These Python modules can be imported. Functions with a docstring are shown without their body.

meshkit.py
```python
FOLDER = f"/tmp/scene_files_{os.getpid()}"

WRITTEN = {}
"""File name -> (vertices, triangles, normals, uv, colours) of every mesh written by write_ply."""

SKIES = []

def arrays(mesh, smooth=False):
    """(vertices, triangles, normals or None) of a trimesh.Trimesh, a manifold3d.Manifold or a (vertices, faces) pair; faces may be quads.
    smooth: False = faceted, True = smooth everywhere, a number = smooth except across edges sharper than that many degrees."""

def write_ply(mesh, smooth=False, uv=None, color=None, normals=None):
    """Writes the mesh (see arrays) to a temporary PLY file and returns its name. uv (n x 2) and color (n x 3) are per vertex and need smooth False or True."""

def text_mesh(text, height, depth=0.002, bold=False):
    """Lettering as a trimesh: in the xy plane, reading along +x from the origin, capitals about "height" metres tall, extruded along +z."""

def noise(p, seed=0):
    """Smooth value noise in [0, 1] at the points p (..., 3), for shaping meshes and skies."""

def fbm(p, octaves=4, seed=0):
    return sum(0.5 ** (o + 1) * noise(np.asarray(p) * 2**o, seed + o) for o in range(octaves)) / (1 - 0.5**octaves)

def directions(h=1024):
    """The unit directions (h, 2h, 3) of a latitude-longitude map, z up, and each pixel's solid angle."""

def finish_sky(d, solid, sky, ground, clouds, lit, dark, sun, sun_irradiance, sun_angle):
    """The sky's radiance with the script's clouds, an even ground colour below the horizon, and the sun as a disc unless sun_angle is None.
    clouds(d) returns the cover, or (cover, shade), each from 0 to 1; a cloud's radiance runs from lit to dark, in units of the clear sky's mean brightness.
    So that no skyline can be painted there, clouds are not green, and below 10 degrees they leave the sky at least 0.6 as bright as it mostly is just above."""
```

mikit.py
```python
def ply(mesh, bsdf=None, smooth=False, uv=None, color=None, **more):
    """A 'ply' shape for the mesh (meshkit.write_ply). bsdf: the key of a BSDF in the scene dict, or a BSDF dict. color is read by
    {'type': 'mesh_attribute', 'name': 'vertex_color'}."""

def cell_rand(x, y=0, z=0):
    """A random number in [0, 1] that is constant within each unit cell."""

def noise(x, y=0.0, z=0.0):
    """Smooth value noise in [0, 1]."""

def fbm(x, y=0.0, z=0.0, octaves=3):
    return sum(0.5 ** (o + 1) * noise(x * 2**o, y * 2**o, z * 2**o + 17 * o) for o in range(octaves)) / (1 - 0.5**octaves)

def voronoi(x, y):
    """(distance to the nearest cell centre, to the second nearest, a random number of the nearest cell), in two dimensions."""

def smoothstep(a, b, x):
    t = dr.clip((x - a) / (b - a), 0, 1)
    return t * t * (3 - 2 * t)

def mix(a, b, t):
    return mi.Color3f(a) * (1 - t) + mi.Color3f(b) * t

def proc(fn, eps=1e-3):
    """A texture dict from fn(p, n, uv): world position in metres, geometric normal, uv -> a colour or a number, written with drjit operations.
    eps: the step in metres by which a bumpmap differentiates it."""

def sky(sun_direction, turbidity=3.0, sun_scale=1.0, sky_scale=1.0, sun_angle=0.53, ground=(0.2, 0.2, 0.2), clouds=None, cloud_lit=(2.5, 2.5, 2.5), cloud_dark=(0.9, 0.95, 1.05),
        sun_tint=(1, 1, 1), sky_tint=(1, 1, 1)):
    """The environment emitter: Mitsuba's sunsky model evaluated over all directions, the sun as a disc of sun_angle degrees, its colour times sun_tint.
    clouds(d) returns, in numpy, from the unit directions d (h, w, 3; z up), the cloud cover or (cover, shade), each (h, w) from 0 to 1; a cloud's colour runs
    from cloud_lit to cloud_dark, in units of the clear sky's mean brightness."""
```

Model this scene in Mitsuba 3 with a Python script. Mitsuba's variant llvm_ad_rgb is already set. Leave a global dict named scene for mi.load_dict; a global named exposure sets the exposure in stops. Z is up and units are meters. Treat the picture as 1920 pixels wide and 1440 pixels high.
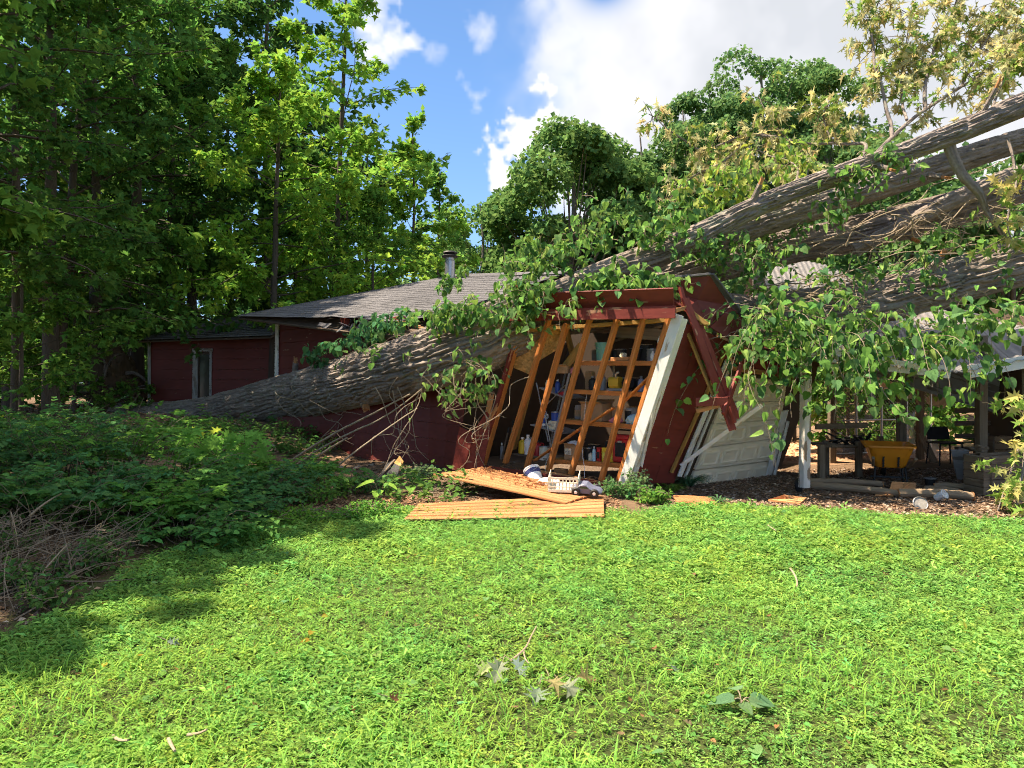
import math
import numpy as np
import trimesh
import drjit as dr
import mitsuba as mi
import mikit
import meshkit
from mikit import noise as tn, fbm as tf, smoothstep as tss, mix as tmix, voronoi as tvor, cell_rand as tcr
from scipy.interpolate import PchipInterpolator

# ------------------------------------------------------------------ camera, sky, exposure
CAM_Z, FPX = 1.55, 1321.0            # eye height (m); focal length in pixels of a 1920 wide frame
scene, labels = {}, {}
T = mi.ScalarTransform4f
scene['camera'] = {'type': 'perspective', 'fov': 2 * math.degrees(math.atan(960 / FPX)), 'fov_axis': 'x',
                   'near_clip': 0.05, 'far_clip': 900.0,
                   'to_world': T().look_at(origin=[0, 0, CAM_Z], target=[0, 10, CAM_Z], up=[0, 0, 1])}
SUN = (-0.48, 0.05, 0.875)


def sky_clouds(d):
    az = np.degrees(np.arctan2(d[..., 0], d[..., 1]))
    el = np.degrees(np.arcsin(np.clip(d[..., 2], -1, 1)))
    q = d / np.maximum(d[..., 2:3], 0.08)                       # a flat layer of cloud
    n = meshkit.fbm(np.stack([q[..., 0] * 1.3 + 4.0, q[..., 1] * 1.3, 0 * az], -1), 6, 3)
    m = meshkit.fbm(np.stack([az * 0.16, el * 0.16, 0 * az + 7], -1), 5, 11)
    w2 = meshkit.fbm(np.stack([az * 0.42 + 3 * m, el * 0.55, 0 * az + 2], -1), 5, 23)
    warp = (m - 0.5) * 11 + (w2 - 0.5) * 5
    bank = 1 / (1 + np.exp(-(az + warp - 2.6 + 0.10 * (el - 20)) / 1.2)) * (az < 140)   # the large bank to the right
    cover = np.clip(bank, 0, 1)

    def puff(a, e, ra, re, gain, p=0.5):
        r = ((az - a) / ra) ** 2 + ((el - e) / re) ** 2
        return np.clip((1.0 - r + (m - 0.5) * 2.5 + (w2 - 0.5) * 5.5) * gain, 0, 1)
    cover = np.maximum(cover, puff(0.2, 18.2, 2.4, 3.0, 1.8))
    cover = np.maximum(cover, puff(2.6, 21.5, 1.7, 1.8, 1.8))
    cover = np.maximum(cover, 0.75 * puff(-3.0, 23.0, 2.6, 1.5, 0.6))
    cover = np.maximum(cover, 0.6 * puff(-2.4, 26.3, 2.0, 1.6, 0.55))
    cover = np.maximum(cover, 0.55 * puff(-5.8, 24.6, 1.6, 1.2, 0.5))
    cover = np.maximum(cover, 0.9 * puff(1.4, 30.0, 5.5, 1.6, 0.8))
    cover = np.maximum(cover, 0.9 * puff(-10.0, 26.0, 2.6, 2.2, 0.8))
    cover = np.maximum(cover, 0.9 * puff(-14.5, 28.5, 1.8, 2.6, 0.8))
    gap = np.exp(-(((az - 7.4) / 2.4) ** 2 + ((el - 29.6) / 1.8) ** 2) * (0.6 + m))
    cover = cover * (1 - np.clip(1.5 * gap, 0, 1))
    rest = np.clip((n - 0.52) * 5, 0, 1) * np.clip((np.abs(az) - 40) / 20, 0, 1)         # broken cloud over the rest of the sky
    cover = np.maximum(cover, rest)
    shade = np.clip(0.15 + (m - 0.5) * 2.0 + np.clip((az - 8) / 30, 0, 0.35), 0, 1)
    return cover, shade


scene['sky'] = mikit.sky(SUN, turbidity=2.6, sun_scale=1.5, clouds=sky_clouds, cloud_lit=(2.05, 2.05, 2.1), cloud_dark=(1.42, 1.47, 1.57), sky_tint=(.92, 1.02, 1.10))
exposure = 2.5

# ------------------------------------------------------------------ helpers
rng = np.random.default_rng(20240711)
UP = np.array([0, 0, 1.0])


def V(*a):
    return np.array(a, float)


def P(px, py, Y):
    """The point Y metres in front of the eye that the photograph shows at (px, py)."""
    return np.array([(px - 960) / FPX * Y, Y, CAM_Z - (py - 720) / FPX * Y])


def unit(v):
    v = np.asarray(v, float)
    return v / np.maximum(np.linalg.norm(v, axis=-1, keepdims=True), 1e-12)


def ss(a, b, x):
    t = np.clip((np.asarray(x, float) - a) / (b - a), 0, 1)
    return t * t * (3 - 2 * t)


def ground_z(x, y):
    x, y = np.asarray(x, float), np.asarray(y, float)
    z = 0.13 * ss(3, 8, y)
    z = z + 0.30 * ss(-2.7, -5.5, x) * ss(2.5, 7, y) + 0.35 * ss(11, 17, y) * ss(1, -4, x)
    z = z - 0.10 * ss(8.0, 9.2, y) * ss(1.2, 2.4, x)
    p = np.stack([x * 0.9, y * 0.9, 0 * x], -1)
    return z + 0.05 * (meshkit.noise(p, 5) - 0.5) + 0.02 * (meshkit.noise(p * 3.1, 6) - 0.5)


class MB:
    """Collects pieces of one mesh, with uv (u runs along the grain, in metres)."""

    def __init__(self):
        self.v, self.f, self.uv, self.n = [], [], [], 0

    def add(self, v, f, uv=None):
        v, f = np.asarray(v, float), np.asarray(f, int)
        if f.shape[1] == 4:
            f = np.vstack([f[:, [0, 1, 2]], f[:, [0, 2, 3]]])
        self.v.append(v)
        self.f.append(f + self.n)
        self.uv.append(np.zeros((len(v), 2)) if uv is None else np.asarray(uv, float))
        self.n += len(v)
        return self

    def beam(self, p0, p1, w, t, up=UP, cham=0.004, jag=(0, 0)):
        """A plank from p0 to p1: w across (perpendicular to up), t thick (along up). jag: broken ends."""
        p0, p1 = np.asarray(p0, float), np.asarray(p1, float)
        a = unit(p1 - p0)
        s = np.cross(a, up)
        if np.linalg.norm(s) < 1e-6:
            s = np.cross(a, [1, 0, 0])
        s = unit(s)
        n = np.cross(s, a)
        c = min(cham, w * 0.3, t * 0.3)
        hw, ht = w / 2, t / 2
        prof = [(-hw + c, -ht), (hw - c, -ht), (hw, -ht + c), (hw, ht - c), (hw - c, ht), (-hw + c, ht), (-hw, ht - c), (-hw, -ht + c)]
        L = np.linalg.norm(p1 - p0)
        per = np.cumsum([0] + [math.dist(prof[i], prof[(i + 1) % 8]) for i in range(8)])
        u0, v0 = rng.random(2) * 50
        # every side has vertices of its own so that uv is clean
        ends = []
        for e, (p, j) in enumerate(((p0, jag[0]), (p1, jag[1]))):
            ring = np.array([p + s * x + n * y for x, y in prof])
            if j:
                off = rng.random(8) * j
                off[::2] *= 0.3
                ring = ring + np.outer(off, a) * (1 if e else -1)
            ends.append(ring)
        for i in range(8):
            k = (i + 1) % 8
            self.add([ends[0][i], ends[0][k], ends[1][k], ends[1][i]], [[0, 1, 2, 3]],
                     [[u0, v0 + per[i]], [u0, v0 + per[i + 1]], [u0 + L, v0 + per[i + 1]], [u0 + L, v0 + per[i]]])
        for ring, rev in ((ends[0], True), (ends[1], False)):
            f = [[0, i, i + 1] for i in range(1, 7)]
            f = [q[::-1] for q in f] if rev else f
            self.add(ring, f, np.array([[u0 + x * 0.2, v0 + y] for x, y in prof]))
        return self

    def box(self, c, size, rz=0, cham=0.004):
        c, sx, sy, sz = np.asarray(c, float), *size
        d = V(math.cos(rz), math.sin(rz), 0)
        return self.beam(c - d * sx / 2, c + d * sx / 2, sy, sz, UP, cham)

    def slab(self, pts, thick, n=None, cham=0.0):
        """A flat plate from an outline (any polygon that a fan about its mean covers), thickened along n."""
        p = np.asarray(pts, float)
        if n is None:
            n = np.zeros(3)
            for i in range(len(p)):
                n = n + np.cross(p[i] - p.mean(0), p[(i + 1) % len(p)] - p.mean(0))
            n = unit(n)
        k = len(p)
        a = unit(p[1] - p[0])
        b = np.cross(n, a)
        uv = np.stack([(p - p[0]) @ a, (p - p[0]) @ b], 1) + rng.random(2) * 50
        top, bot = p + n * thick / 2, p - n * thick / 2
        fan = np.array([[k, i, (i + 1) % k] for i in range(k)])
        self.add(np.vstack([top, top.mean(0)]), fan, np.vstack([uv, uv.mean(0)]))
        self.add(np.vstack([bot, bot.mean(0)]), fan[:, ::-1], np.vstack([uv, uv.mean(0)]))
        for i in range(k):
            j = (i + 1) % k
            self.add([bot[i], bot[j], top[j], top[i]], [[0, 1, 2, 3]], [uv[i], uv[j], uv[j] + [0, thick], uv[i] + [0, thick]])
        return self

    def tube(self, pts, r, sides=8, cap=True):
        p = np.asarray(pts, float)
        r = np.broadcast_to(r, (len(p),))
        t = unit(np.gradient(p, axis=0))
        a = np.cross(t[0], [0, 0, 1.0] if abs(t[0][2]) < 0.9 else [1.0, 0, 0])
        A = []
        for q in t:
            a = unit(a - q * (a @ q))
            A.append(a)
        A = np.array(A)
        B = np.cross(t, A)
        ang = np.arange(sides + 1) * 2 * np.pi / sides
        v = p[:, None] + r[:, None, None] * (np.cos(ang)[None, :, None] * A[:, None] + np.sin(ang)[None, :, None] * B[:, None])
        L = np.concatenate([[0], np.cumsum(np.linalg.norm(np.diff(p, axis=0), axis=1))])
        uv = np.stack(np.broadcast_arrays(L[:, None], ang[None] * r.mean()), -1)
        m = sides + 1
        i, j = np.meshgrid(np.arange(len(p) - 1), np.arange(sides), indexing='ij')
        q = np.stack([i * m + j, i * m + j + 1, (i + 1) * m + j + 1, (i + 1) * m + j], -1).reshape(-1, 4)
        self.add(v.reshape(-1, 3), q, uv.reshape(-1, 2) + rng.random(2) * 20)
        if cap:
            for e, rev in ((0, True), (-1, False)):
                ring = v[e][:sides]
                f = np.array([[sides, k, (k + 1) % sides] for k in range(sides)])
                self.add(np.vstack([ring, p[e]]), f[:, ::-1] if rev else f, np.vstack([uv[e if e == 0 else -1][:sides] * 0.1, [[0, 0]]]))
        return self

    def lathe(self, prof, c=(0, 0, 0), n=20, axis=None):
        """A turned shape: prof = [(radius, height)]. axis: direction of the shape's height."""
        prof = np.array(prof, float)
        ang = np.arange(n + 1) * 2 * np.pi / n
        z = unit(UP if axis is None else axis)
        x = unit(np.cross(z, [0.3, 1, 0.1]))
        y = np.cross(z, x)
        v = (np.asarray(c, float) + prof[:, None, 1:2] * z
             + prof[:, None, 0:1] * (np.cos(ang)[None, :, None] * x + np.sin(ang)[None, :, None] * y))
        m = n + 1
        i, j = np.meshgrid(np.arange(len(prof) - 1), np.arange(n), indexing='ij')
        q = np.stack([i * m + j, i * m + j + 1, (i + 1) * m + j + 1, (i + 1) * m + j], -1).reshape(-1, 4)
        uv = np.stack(np.broadcast_arrays(prof[:, 1][:, None], ang[None] * prof[:, 0].max()), -1)
        return self.add(v.reshape(-1, 3), q, uv.reshape(-1, 2))

    def sticks(self, p0, p1, r0, r1=None, sides=3):
        """Many thin straight sticks at once."""
        p0, p1 = np.asarray(p0, float), np.asarray(p1, float)
        n = len(p0)
        if n == 0:
            return self
        t = unit(p1 - p0)
        a = unit(np.cross(t, np.where(np.abs(t[:, 2:]) < .9, [[0, 0, 1.0]], [[1.0, 0, 0]])))
        b = np.cross(t, a)
        ang = np.arange(sides) * 2 * np.pi / sides
        ring = np.cos(ang)[None, :, None] * a[:, None] + np.sin(ang)[None, :, None] * b[:, None]
        r0 = np.broadcast_to(r0, (n,))[:, None, None]
        r1 = r0 * .6 if r1 is None else np.broadcast_to(r1, (n,))[:, None, None]
        v = np.concatenate([p0[:, None] + ring * r0, p1[:, None] + ring * r1], 1)
        i = np.arange(sides)
        q = np.stack([i, (i + 1) % sides, sides + (i + 1) % sides, sides + i], 1)
        f = (q[None] + (np.arange(n) * 2 * sides)[:, None, None]).reshape(-1, 4)
        return self.add(v.reshape(-1, 3), f)

    def arrays(self):
        return np.vstack(self.v), np.vstack(self.f), np.vstack(self.uv)

    def ply(self, bsdf, smooth=False):
        v, f, uv = self.arrays()
        if smooth is not False and smooth is not True:
            return mikit.ply((v, f), bsdf, smooth=smooth)
        return mikit.ply((v, f), bsdf, smooth=smooth, uv=uv)


_count = {}


def numbered(name):
    k = _count.get(name, 0)
    _count[name] = k + 1
    return name if k == 0 else f'{name}_{k:03d}'


def thing(name, label, cat, group=None, kind=None):
    """Registers a top-level object; its parts' keys begin with the returned key."""
    key = numbered(name)
    labels[key] = {'label': label, 'category': cat}
    if group:
        labels[key]['group'] = group
    if kind:
        labels[key]['kind'] = kind
    return key


def part(parent, name, shape, label=None, kind=None):
    key = numbered(f'{parent}__{name}')
    scene[key] = shape
    d = {}
    if label:
        d['label'] = label
    if kind:
        d['kind'] = kind
    if d:
        labels[key] = d
    return key


def solo(name, shape, label, cat, group=None, kind=None):
    key = thing(name, label, cat, group, kind)
    scene[key] = shape
    return key


def scatter(tv, tf_, pos, R, size, col=None, jitter=None):
    """Copies of a small template. R (n,3,3) columns = the template's axes; size (n,) or (n,3). Returns mesh arrays (and colours)."""
    n = len(pos)
    size = np.asarray(size, float)
    size = size[:, None] if size.ndim == 1 else size
    v = np.einsum('nij,kj,nj->nki', R, tv, np.broadcast_to(size, (n, 3))) + pos[:, None]
    f = tf_[None] + (np.arange(n) * len(tv))[:, None, None]
    c = None if col is None else np.repeat(col, len(tv), axis=0)
    return v.reshape(-1, 3), f.reshape(-1, 3), c


def frames(t, nrm):
    """Rotation matrices with columns (side, tip direction, normal)."""
    t = unit(t)
    s = unit(np.cross(t, nrm))
    n = np.cross(s, t)
    return np.stack([s, t, n], -1)


def leaf_shape(outline, center, fold=0.10, droop=0.12):
    o = np.array(outline, float)
    z = fold * np.abs(o[:, 0]) - droop * o[:, 1] ** 2
    c = np.array([[center[0], center[1], -droop * center[1] ** 2]])
    v = np.vstack([np.column_stack([o, z]), c])
    k = len(o)
    return v, np.array([[k, i, (i + 1) % k] for i in range(k)])


MAPLE = leaf_shape([(0, 0), (.52, .18), (.28, .38), (.5, .72), (.16, .6), (0, 1.02), (-.16, .6), (-.5, .72), (-.28, .38), (-.52, .18)], (0, .4), .12, .18)
MAPLE6 = leaf_shape([(0, 0), (.52, .40), (.2, .52), (0, 1), (-.2, .52), (-.52, .40)], (0, .38), .15, .15)
OVAL = leaf_shape([(0, 0), (.30, .28), (.27, .62), (0, 1), (-.27, .62), (-.30, .28)], (0, .45), .25, .12)
OVATE = leaf_shape([(0, .04), (.20, 0), (.40, .18), (.40, .42), (.24, .74), (0, 1), (-.24, .74), (-.40, .42), (-.40, .18), (-.20, 0)], (0, .35), .22, .14)
LANCE = (np.array([[0, 0, 0], [.13, .4, .05], [0, 1, -.1], [-.13, .4, .05]]), np.array([[0, 1, 2], [0, 2, 3]]))
KITE = (np.array([[0, 0, 0], [.34, .48, .08], [0, 1, -.1], [-.34, .48, .08]]), np.array([[0, 1, 2], [0, 2, 3]]))
OAK = leaf_shape([(0, 0), (.10, .18), (.34, .16), (.14, .32), (.50, .46), (.15, .50), (.44, .80), (.12, .70), (0, 1.05),
                  (-.12, .70), (-.44, .80), (-.15, .50), (-.50, .46), (-.14, .32), (-.34, .16), (-.10, .18)], (0, .42), .30, .25)


def tint(n, base, hue=0.18, val=0.25, r=None):
    """n leaf colours about a base: each leaf a little lighter, darker, yellower or bluer."""
    r = rng if r is None else r
    b = np.array(base)[None] * np.exp(r.normal(0, val, (n, 1)))
    h = r.normal(0, hue, n)
    b = b * np.stack([np.exp(h), np.ones(n), np.exp(-h * 0.6)], 1)
    return np.clip(b, 0.004, 0.9)


def leaves(lists, bsdf):
    """One mesh from several scatter() results."""
    vs, fs, cs, k = [], [], [], 0
    for v, f, c in lists:
        vs.append(v)
        fs.append(f + k)
        cs.append(c)
        k += len(v)
    return mikit.ply((np.vstack(vs), np.vstack(fs)), bsdf, color=np.vstack(cs))


def spline(pts, n, rad=None):
    p = np.asarray(pts, float)
    L = np.concatenate([[0], np.cumsum(np.linalg.norm(np.diff(p, axis=0), axis=1))])
    s = np.linspace(0, L[-1], n)
    out = np.stack([PchipInterpolator(L, p[:, k])(s) for k in range(3)], 1)
    return (out, PchipInterpolator(L, rad)(s)) if rad is not None else out


# ------------------------------------------------------------------ materials
def two(d):
    return {'type': 'twosided', 'bsdf': d}


def prin(color, rough=0.7, **k):
    c = color if isinstance(color, dict) else {'type': 'rgb', 'value': list(color)}
    return {'type': 'principled', 'base_color': c, 'roughness': rough, **k}


def flat(name, color, rough=0.7, **k):
    scene[name] = two(prin(color, rough, **k))
    return name


VC = {'type': 'mesh_attribute', 'name': 'vertex_color'}
scene['mat_leaf'] = {'type': 'principledthin', 'base_color': VC, 'roughness': 0.5, 'spec_trans': 0.0, 'diff_trans': 0.95, 'eta': 1.35}
scene['mat_leaf_gloss'] = {'type': 'principledthin', 'base_color': VC, 'roughness': 0.33, 'spec_trans': 0.0, 'diff_trans': 0.8, 'eta': 1.5}
scene['mat_vertex'] = two(prin(VC, 0.85, specular=0.25))


def wood_tex(dark, light, stripe=60.0, spots=0.0):
    def fn(p, n, uv):
        g = tf(uv.x * 1.1, uv.y * stripe, 0.0, 3)
        g2 = tn(uv.x * 6.0, uv.y * stripe * 3.1, 3.0)
        w = tf(uv.x * 2.3, uv.y * 7.0, 9.0, 3)
        c = tmix(dark, light, dr.clip(0.15 + 0.75 * g + 0.25 * (g2 - 0.5), 0, 1))
        k = tss(0.62, 0.72, w)
        return c * (1 - 0.45 * k * (0.5 + spots))
    return mikit.proc(fn)


scene['mat_stud'] = two(prin(wood_tex((.29, .092, .022), (.72, .275, .072)), 0.6, specular=0.3))
scene['mat_plywood'] = two(prin(wood_tex((.27, .105, .036), (.50, .26, .115), 9, 0.3), 0.75, specular=0.2))
scene['mat_rafter'] = two(prin(wood_tex((.25, .13, .03), (.50, .30, .09)), 0.7, specular=0.2))
scene['mat_old_wood'] = two(prin(wood_tex((.10, .075, .05), (.28, .22, .155)), 0.9, specular=0.1))
scene['mat_torn_wood'] = two(prin(wood_tex((.30, .13, .05), (.62, .34, .16), 80), 0.85, specular=0.1))


def paint_tex(base, worn, chips=0.70, streak=0.25):
    def fn(p, n, uv):
        a = tf(p.x * 1.7 + p.y * 1.1, p.y * 1.3 - p.x, p.z * 1.9, 4)
        b = tf(uv.x * 9.0, uv.y * 40.0, 2.0, 3)
        s = tf(uv.x * 3.0, uv.y * 14.0, 5.0, 4)
        c = mi.Color3f(base) * (0.80 + 0.40 * a) * (1 - streak + 2 * streak * b)
        return tmix(c, worn, tss(chips, chips + 0.07, s))
    return mikit.proc(fn)


scene['mat_red'] = two(prin(paint_tex((.155, .031, .024), (.26, .14, .09), 0.80, 0.10), 0.55, specular=0.35))
scene['mat_red_board'] = two(prin(paint_tex((.19, .036, .027), (.38, .20, .12), 0.74, 0.2), 0.6, specular=0.3))
scene['mat_white'] = two(prin(paint_tex((.72, .72, .68), (.42, .34, .24), 0.70, 0.06), 0.5, specular=0.4))
scene['mat_worn_white'] = two(prin(paint_tex((.68, .66, .60), (.30, .22, .15), 0.55, 0.12), 0.7, specular=0.3))
scene['mat_door'] = two(prin(paint_tex((.78, .70, .53), (.45, .39, .28), 0.80, 0.05), 0.5, specular=0.4))
scene['mat_gray_board'] = two(prin(paint_tex((.36, .36, .34), (.22, .20, .17), 0.6, 0.15), 0.8, specular=0.2))


def shingle_fn(p, n, uv):
    a = tf(p.x * 60, p.y * 60, p.z * 60, 2)
    b = tf(p.x * 1.5, p.y * 1.5, p.z * 1.5, 4)
    r = tcr(uv.x, uv.y, 4.0)
    return mi.Color3f(.108, .106, .110) * (0.45 + 0.6 * a + 0.5 * b) * (0.88 + 0.24 * r)


scene['mat_shingle'] = two(prin(mikit.proc(shingle_fn), 0.9, specular=0.2))


def soil_fn(p, n, uv):
    a = tf(p.x * 0.7, p.y * 0.7, 1.0, 4)
    b = tf(p.x * 24, p.y * 24, 2.0, 3)
    c = tmix((.055, .038, .024), (.17, .115, .072), dr.clip(a * 0.7 + b * 0.5, 0, 1))
    far = tss(13.0, 14.5, p.y + 3 * (a - 0.5)) * tss(3.0, 5.5, p.x) * tss(21, 18, p.y) * tss(16, 12, p.x)        # bare orange clay beyond the carport
    c = tmix(c, mi.Color3f(.46, .27, .15) * (0.7 + 0.6 * b), far)
    grass = tss(7.9, 7.5, p.y + 0.8 * (a - 0.5)) * tss(-3.4, -2.9, p.x + 0.8 * (b - 0.5))
    return tmix(c, mi.Color3f(.035, .058, .014) * (0.5 + b), grass * 0.85)


scene['mat_soil'] = two(prin(mikit.proc(soil_fn), 0.95, specular=0.1))


def bark_fn(p, n, uv):
    a = tf(p.x * 2.2, p.y * 2.2, p.z * 2.2, 3)
    b = tf(p.x * 38, p.y * 38, p.z * 38, 3)
    l = tss(0.60, 0.72, tf(p.x * 6 + 31, p.y * 6, p.z * 6, 4))
    c = tmix((.112, .092, .078), (.34, .29, .25), dr.clip(a * 0.55 + b * 0.6 - 0.05, 0, 1))
    return tmix(c, (.26, .27, .21), l * 0.5)




def bark_relief(p, n, uv):
    w = (tf(uv.x * 3.0, uv.y * 6.0, 1.0, 2) - .5) * 1.6
    a = dr.abs(tn(uv.x * 3.4, uv.y * 21.0 + w, 3.0) - .5) * 2
    b = dr.abs(tn(uv.x * 9.0 + 5, uv.y * 34.0 + w, 8.0) - .5) * 2
    return dr.sqrt(dr.clip(a, 0.002, 1)) * .7 + dr.sqrt(dr.clip(b, 0.002, 1)) * .3


def bark_streak(p, n, uv):
    g = tf(uv.x * 2.5, uv.y * 26.0, 4.0, 3)
    return bark_fn(p, n, uv) * (0.55 + 0.9 * g)


scene['mat_bark'] = two({'type': 'bumpmap', 'arbitrary': mikit.proc(bark_relief, 4e-3), 'scale': 0.030, 'bsdf': prin(mikit.proc(bark_streak), 0.92, specular=0.15)})


def metal_fn(p, n, uv):
    a = tf(p.x * 1.4, p.y * 1.4, p.z * 1.4, 4)
    b = tf(p.x * 25, p.y * 5, p.z * 5, 3)
    return tmix((.15, .14, .135), (.25, .24, .235), a) * (0.8 + 0.4 * b) * tmix((1, 1, 1), (.75, .55, .42), tss(.58, .75, a) * .6)


scene['mat_roof_metal'] = two(prin(mikit.proc(metal_fn), 0.55, metallic=0.25, specular=0.4))


def osb_fn(p, n, uv):
    q = tf(uv.x * 30, uv.y * 30, 1.0, 2)
    d1, d2, r = tvor(uv.x * 22 + q, uv.y * 34 + q)
    return tmix((.46, .25, .075), (.72, .44, .16), r) * (0.75 + 0.5 * q)


scene['mat_osb'] = two(prin(mikit.proc(osb_fn), 0.8, specular=0.2))


def card_fn(p, n, uv):
    a = tf(p.x * 9, p.y * 9, p.z * 9, 3)
    return mi.Color3f(.42, .27, .15) * (0.85 + 0.3 * a)


scene['mat_cardboard'] = two(prin(mikit.proc(card_fn), 0.9, specular=0.1))


def concrete_fn(p, n, uv):
    a = tf(p.x * 7, p.y * 7, p.z * 7, 4)
    b = tf(p.x * 60, p.y * 60, p.z * 60, 2)
    return mi.Color3f(.33, .31, .27) * (0.6 + 0.5 * a + 0.3 * b)


scene['mat_concrete'] = two(prin(mikit.proc(concrete_fn), 0.95, specular=0.1))
flat('mat_stem', (.15, .115, .08), 0.85)
flat('mat_forest_bark', (.075, .06, .048), 0.95)
flat('mat_vine_stem', (.28, .22, .15), 0.8)
flat('mat_dark', (.018, .018, .018), 0.6)
flat('mat_interior', (.10, .070, .048), 0.9)  # wood toned down so that interiors read as deep shade
flat('mat_navy', (.05, .06, .17), 0.4)
flat('mat_log', (.30, .22, .14), 0.9)
flat('mat_steel', (.42, .42, .42), 0.35, metallic=0.8)
flat('mat_toy', (.13, .14, .20), 0.45)
flat('mat_tub', (.62, .225, .012), 0.4)
flat('mat_glass_dark', (.03, .035, .03), 0.12, specular=0.8)
for nm, c, r in (('white_plastic', (.78, .78, .76), .35), ('teal', (.13, .36, .30), .4), ('blue', (.03, .08, .38), .35), ('yellow', (.75, .50, .03), .4),
                 ('red_plastic', (.50, .03, .03), .35), ('pale_blue', (.38, .60, .68), .3), ('gray_blue', (.26, .28, .38), .5), ('cream', (.68, .64, .50), .6),
                 ('pump_yellow', (.55, .36, .03), .5), ('lime', (.62, .62, .10), .5), ('pink', (.62, .22, .25), .6), ('gray', (.25, .25, .25), .6), ('orange', (.50, .15, .03), .6)):
    flat('mat_' + nm, c, r)
# ------------------------------------------------------------------ ground
def build_ground():
    def axis(lo, a, b, hi, fine, coarse):
        left = a - np.geomspace(fine, a - lo, coarse)[::-1]
        right = b + np.geomspace(fine, hi - b, coarse)
        return np.concatenate([left, np.arange(a, b + 1e-6, fine), right])
    xs = axis(-320, -9, 10, 320, 0.12, 36)
    ys = axis(-200, 0, 19, 380, 0.12, 36)
    X, Y = np.meshgrid(xs, ys, indexing='ij')
    v = np.stack([X, Y, ground_z(X, Y)], -1).reshape(-1, 3)
    n, m = X.shape
    i, j = np.meshgrid(np.arange(n - 1), np.arange(m - 1), indexing='ij')
    q = np.stack([i * m + j, (i + 1) * m + j, (i + 1) * m + j + 1, i * m + j + 1], -1).reshape(-1, 4)
    scene['ground'] = mikit.ply((v, q), 'mat_soil', smooth=True)
    labels['ground'] = {'label': 'brown soil of the yard under the lawn and running back into the woods', 'category': 'ground', 'kind': 'structure'}


build_ground()

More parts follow.
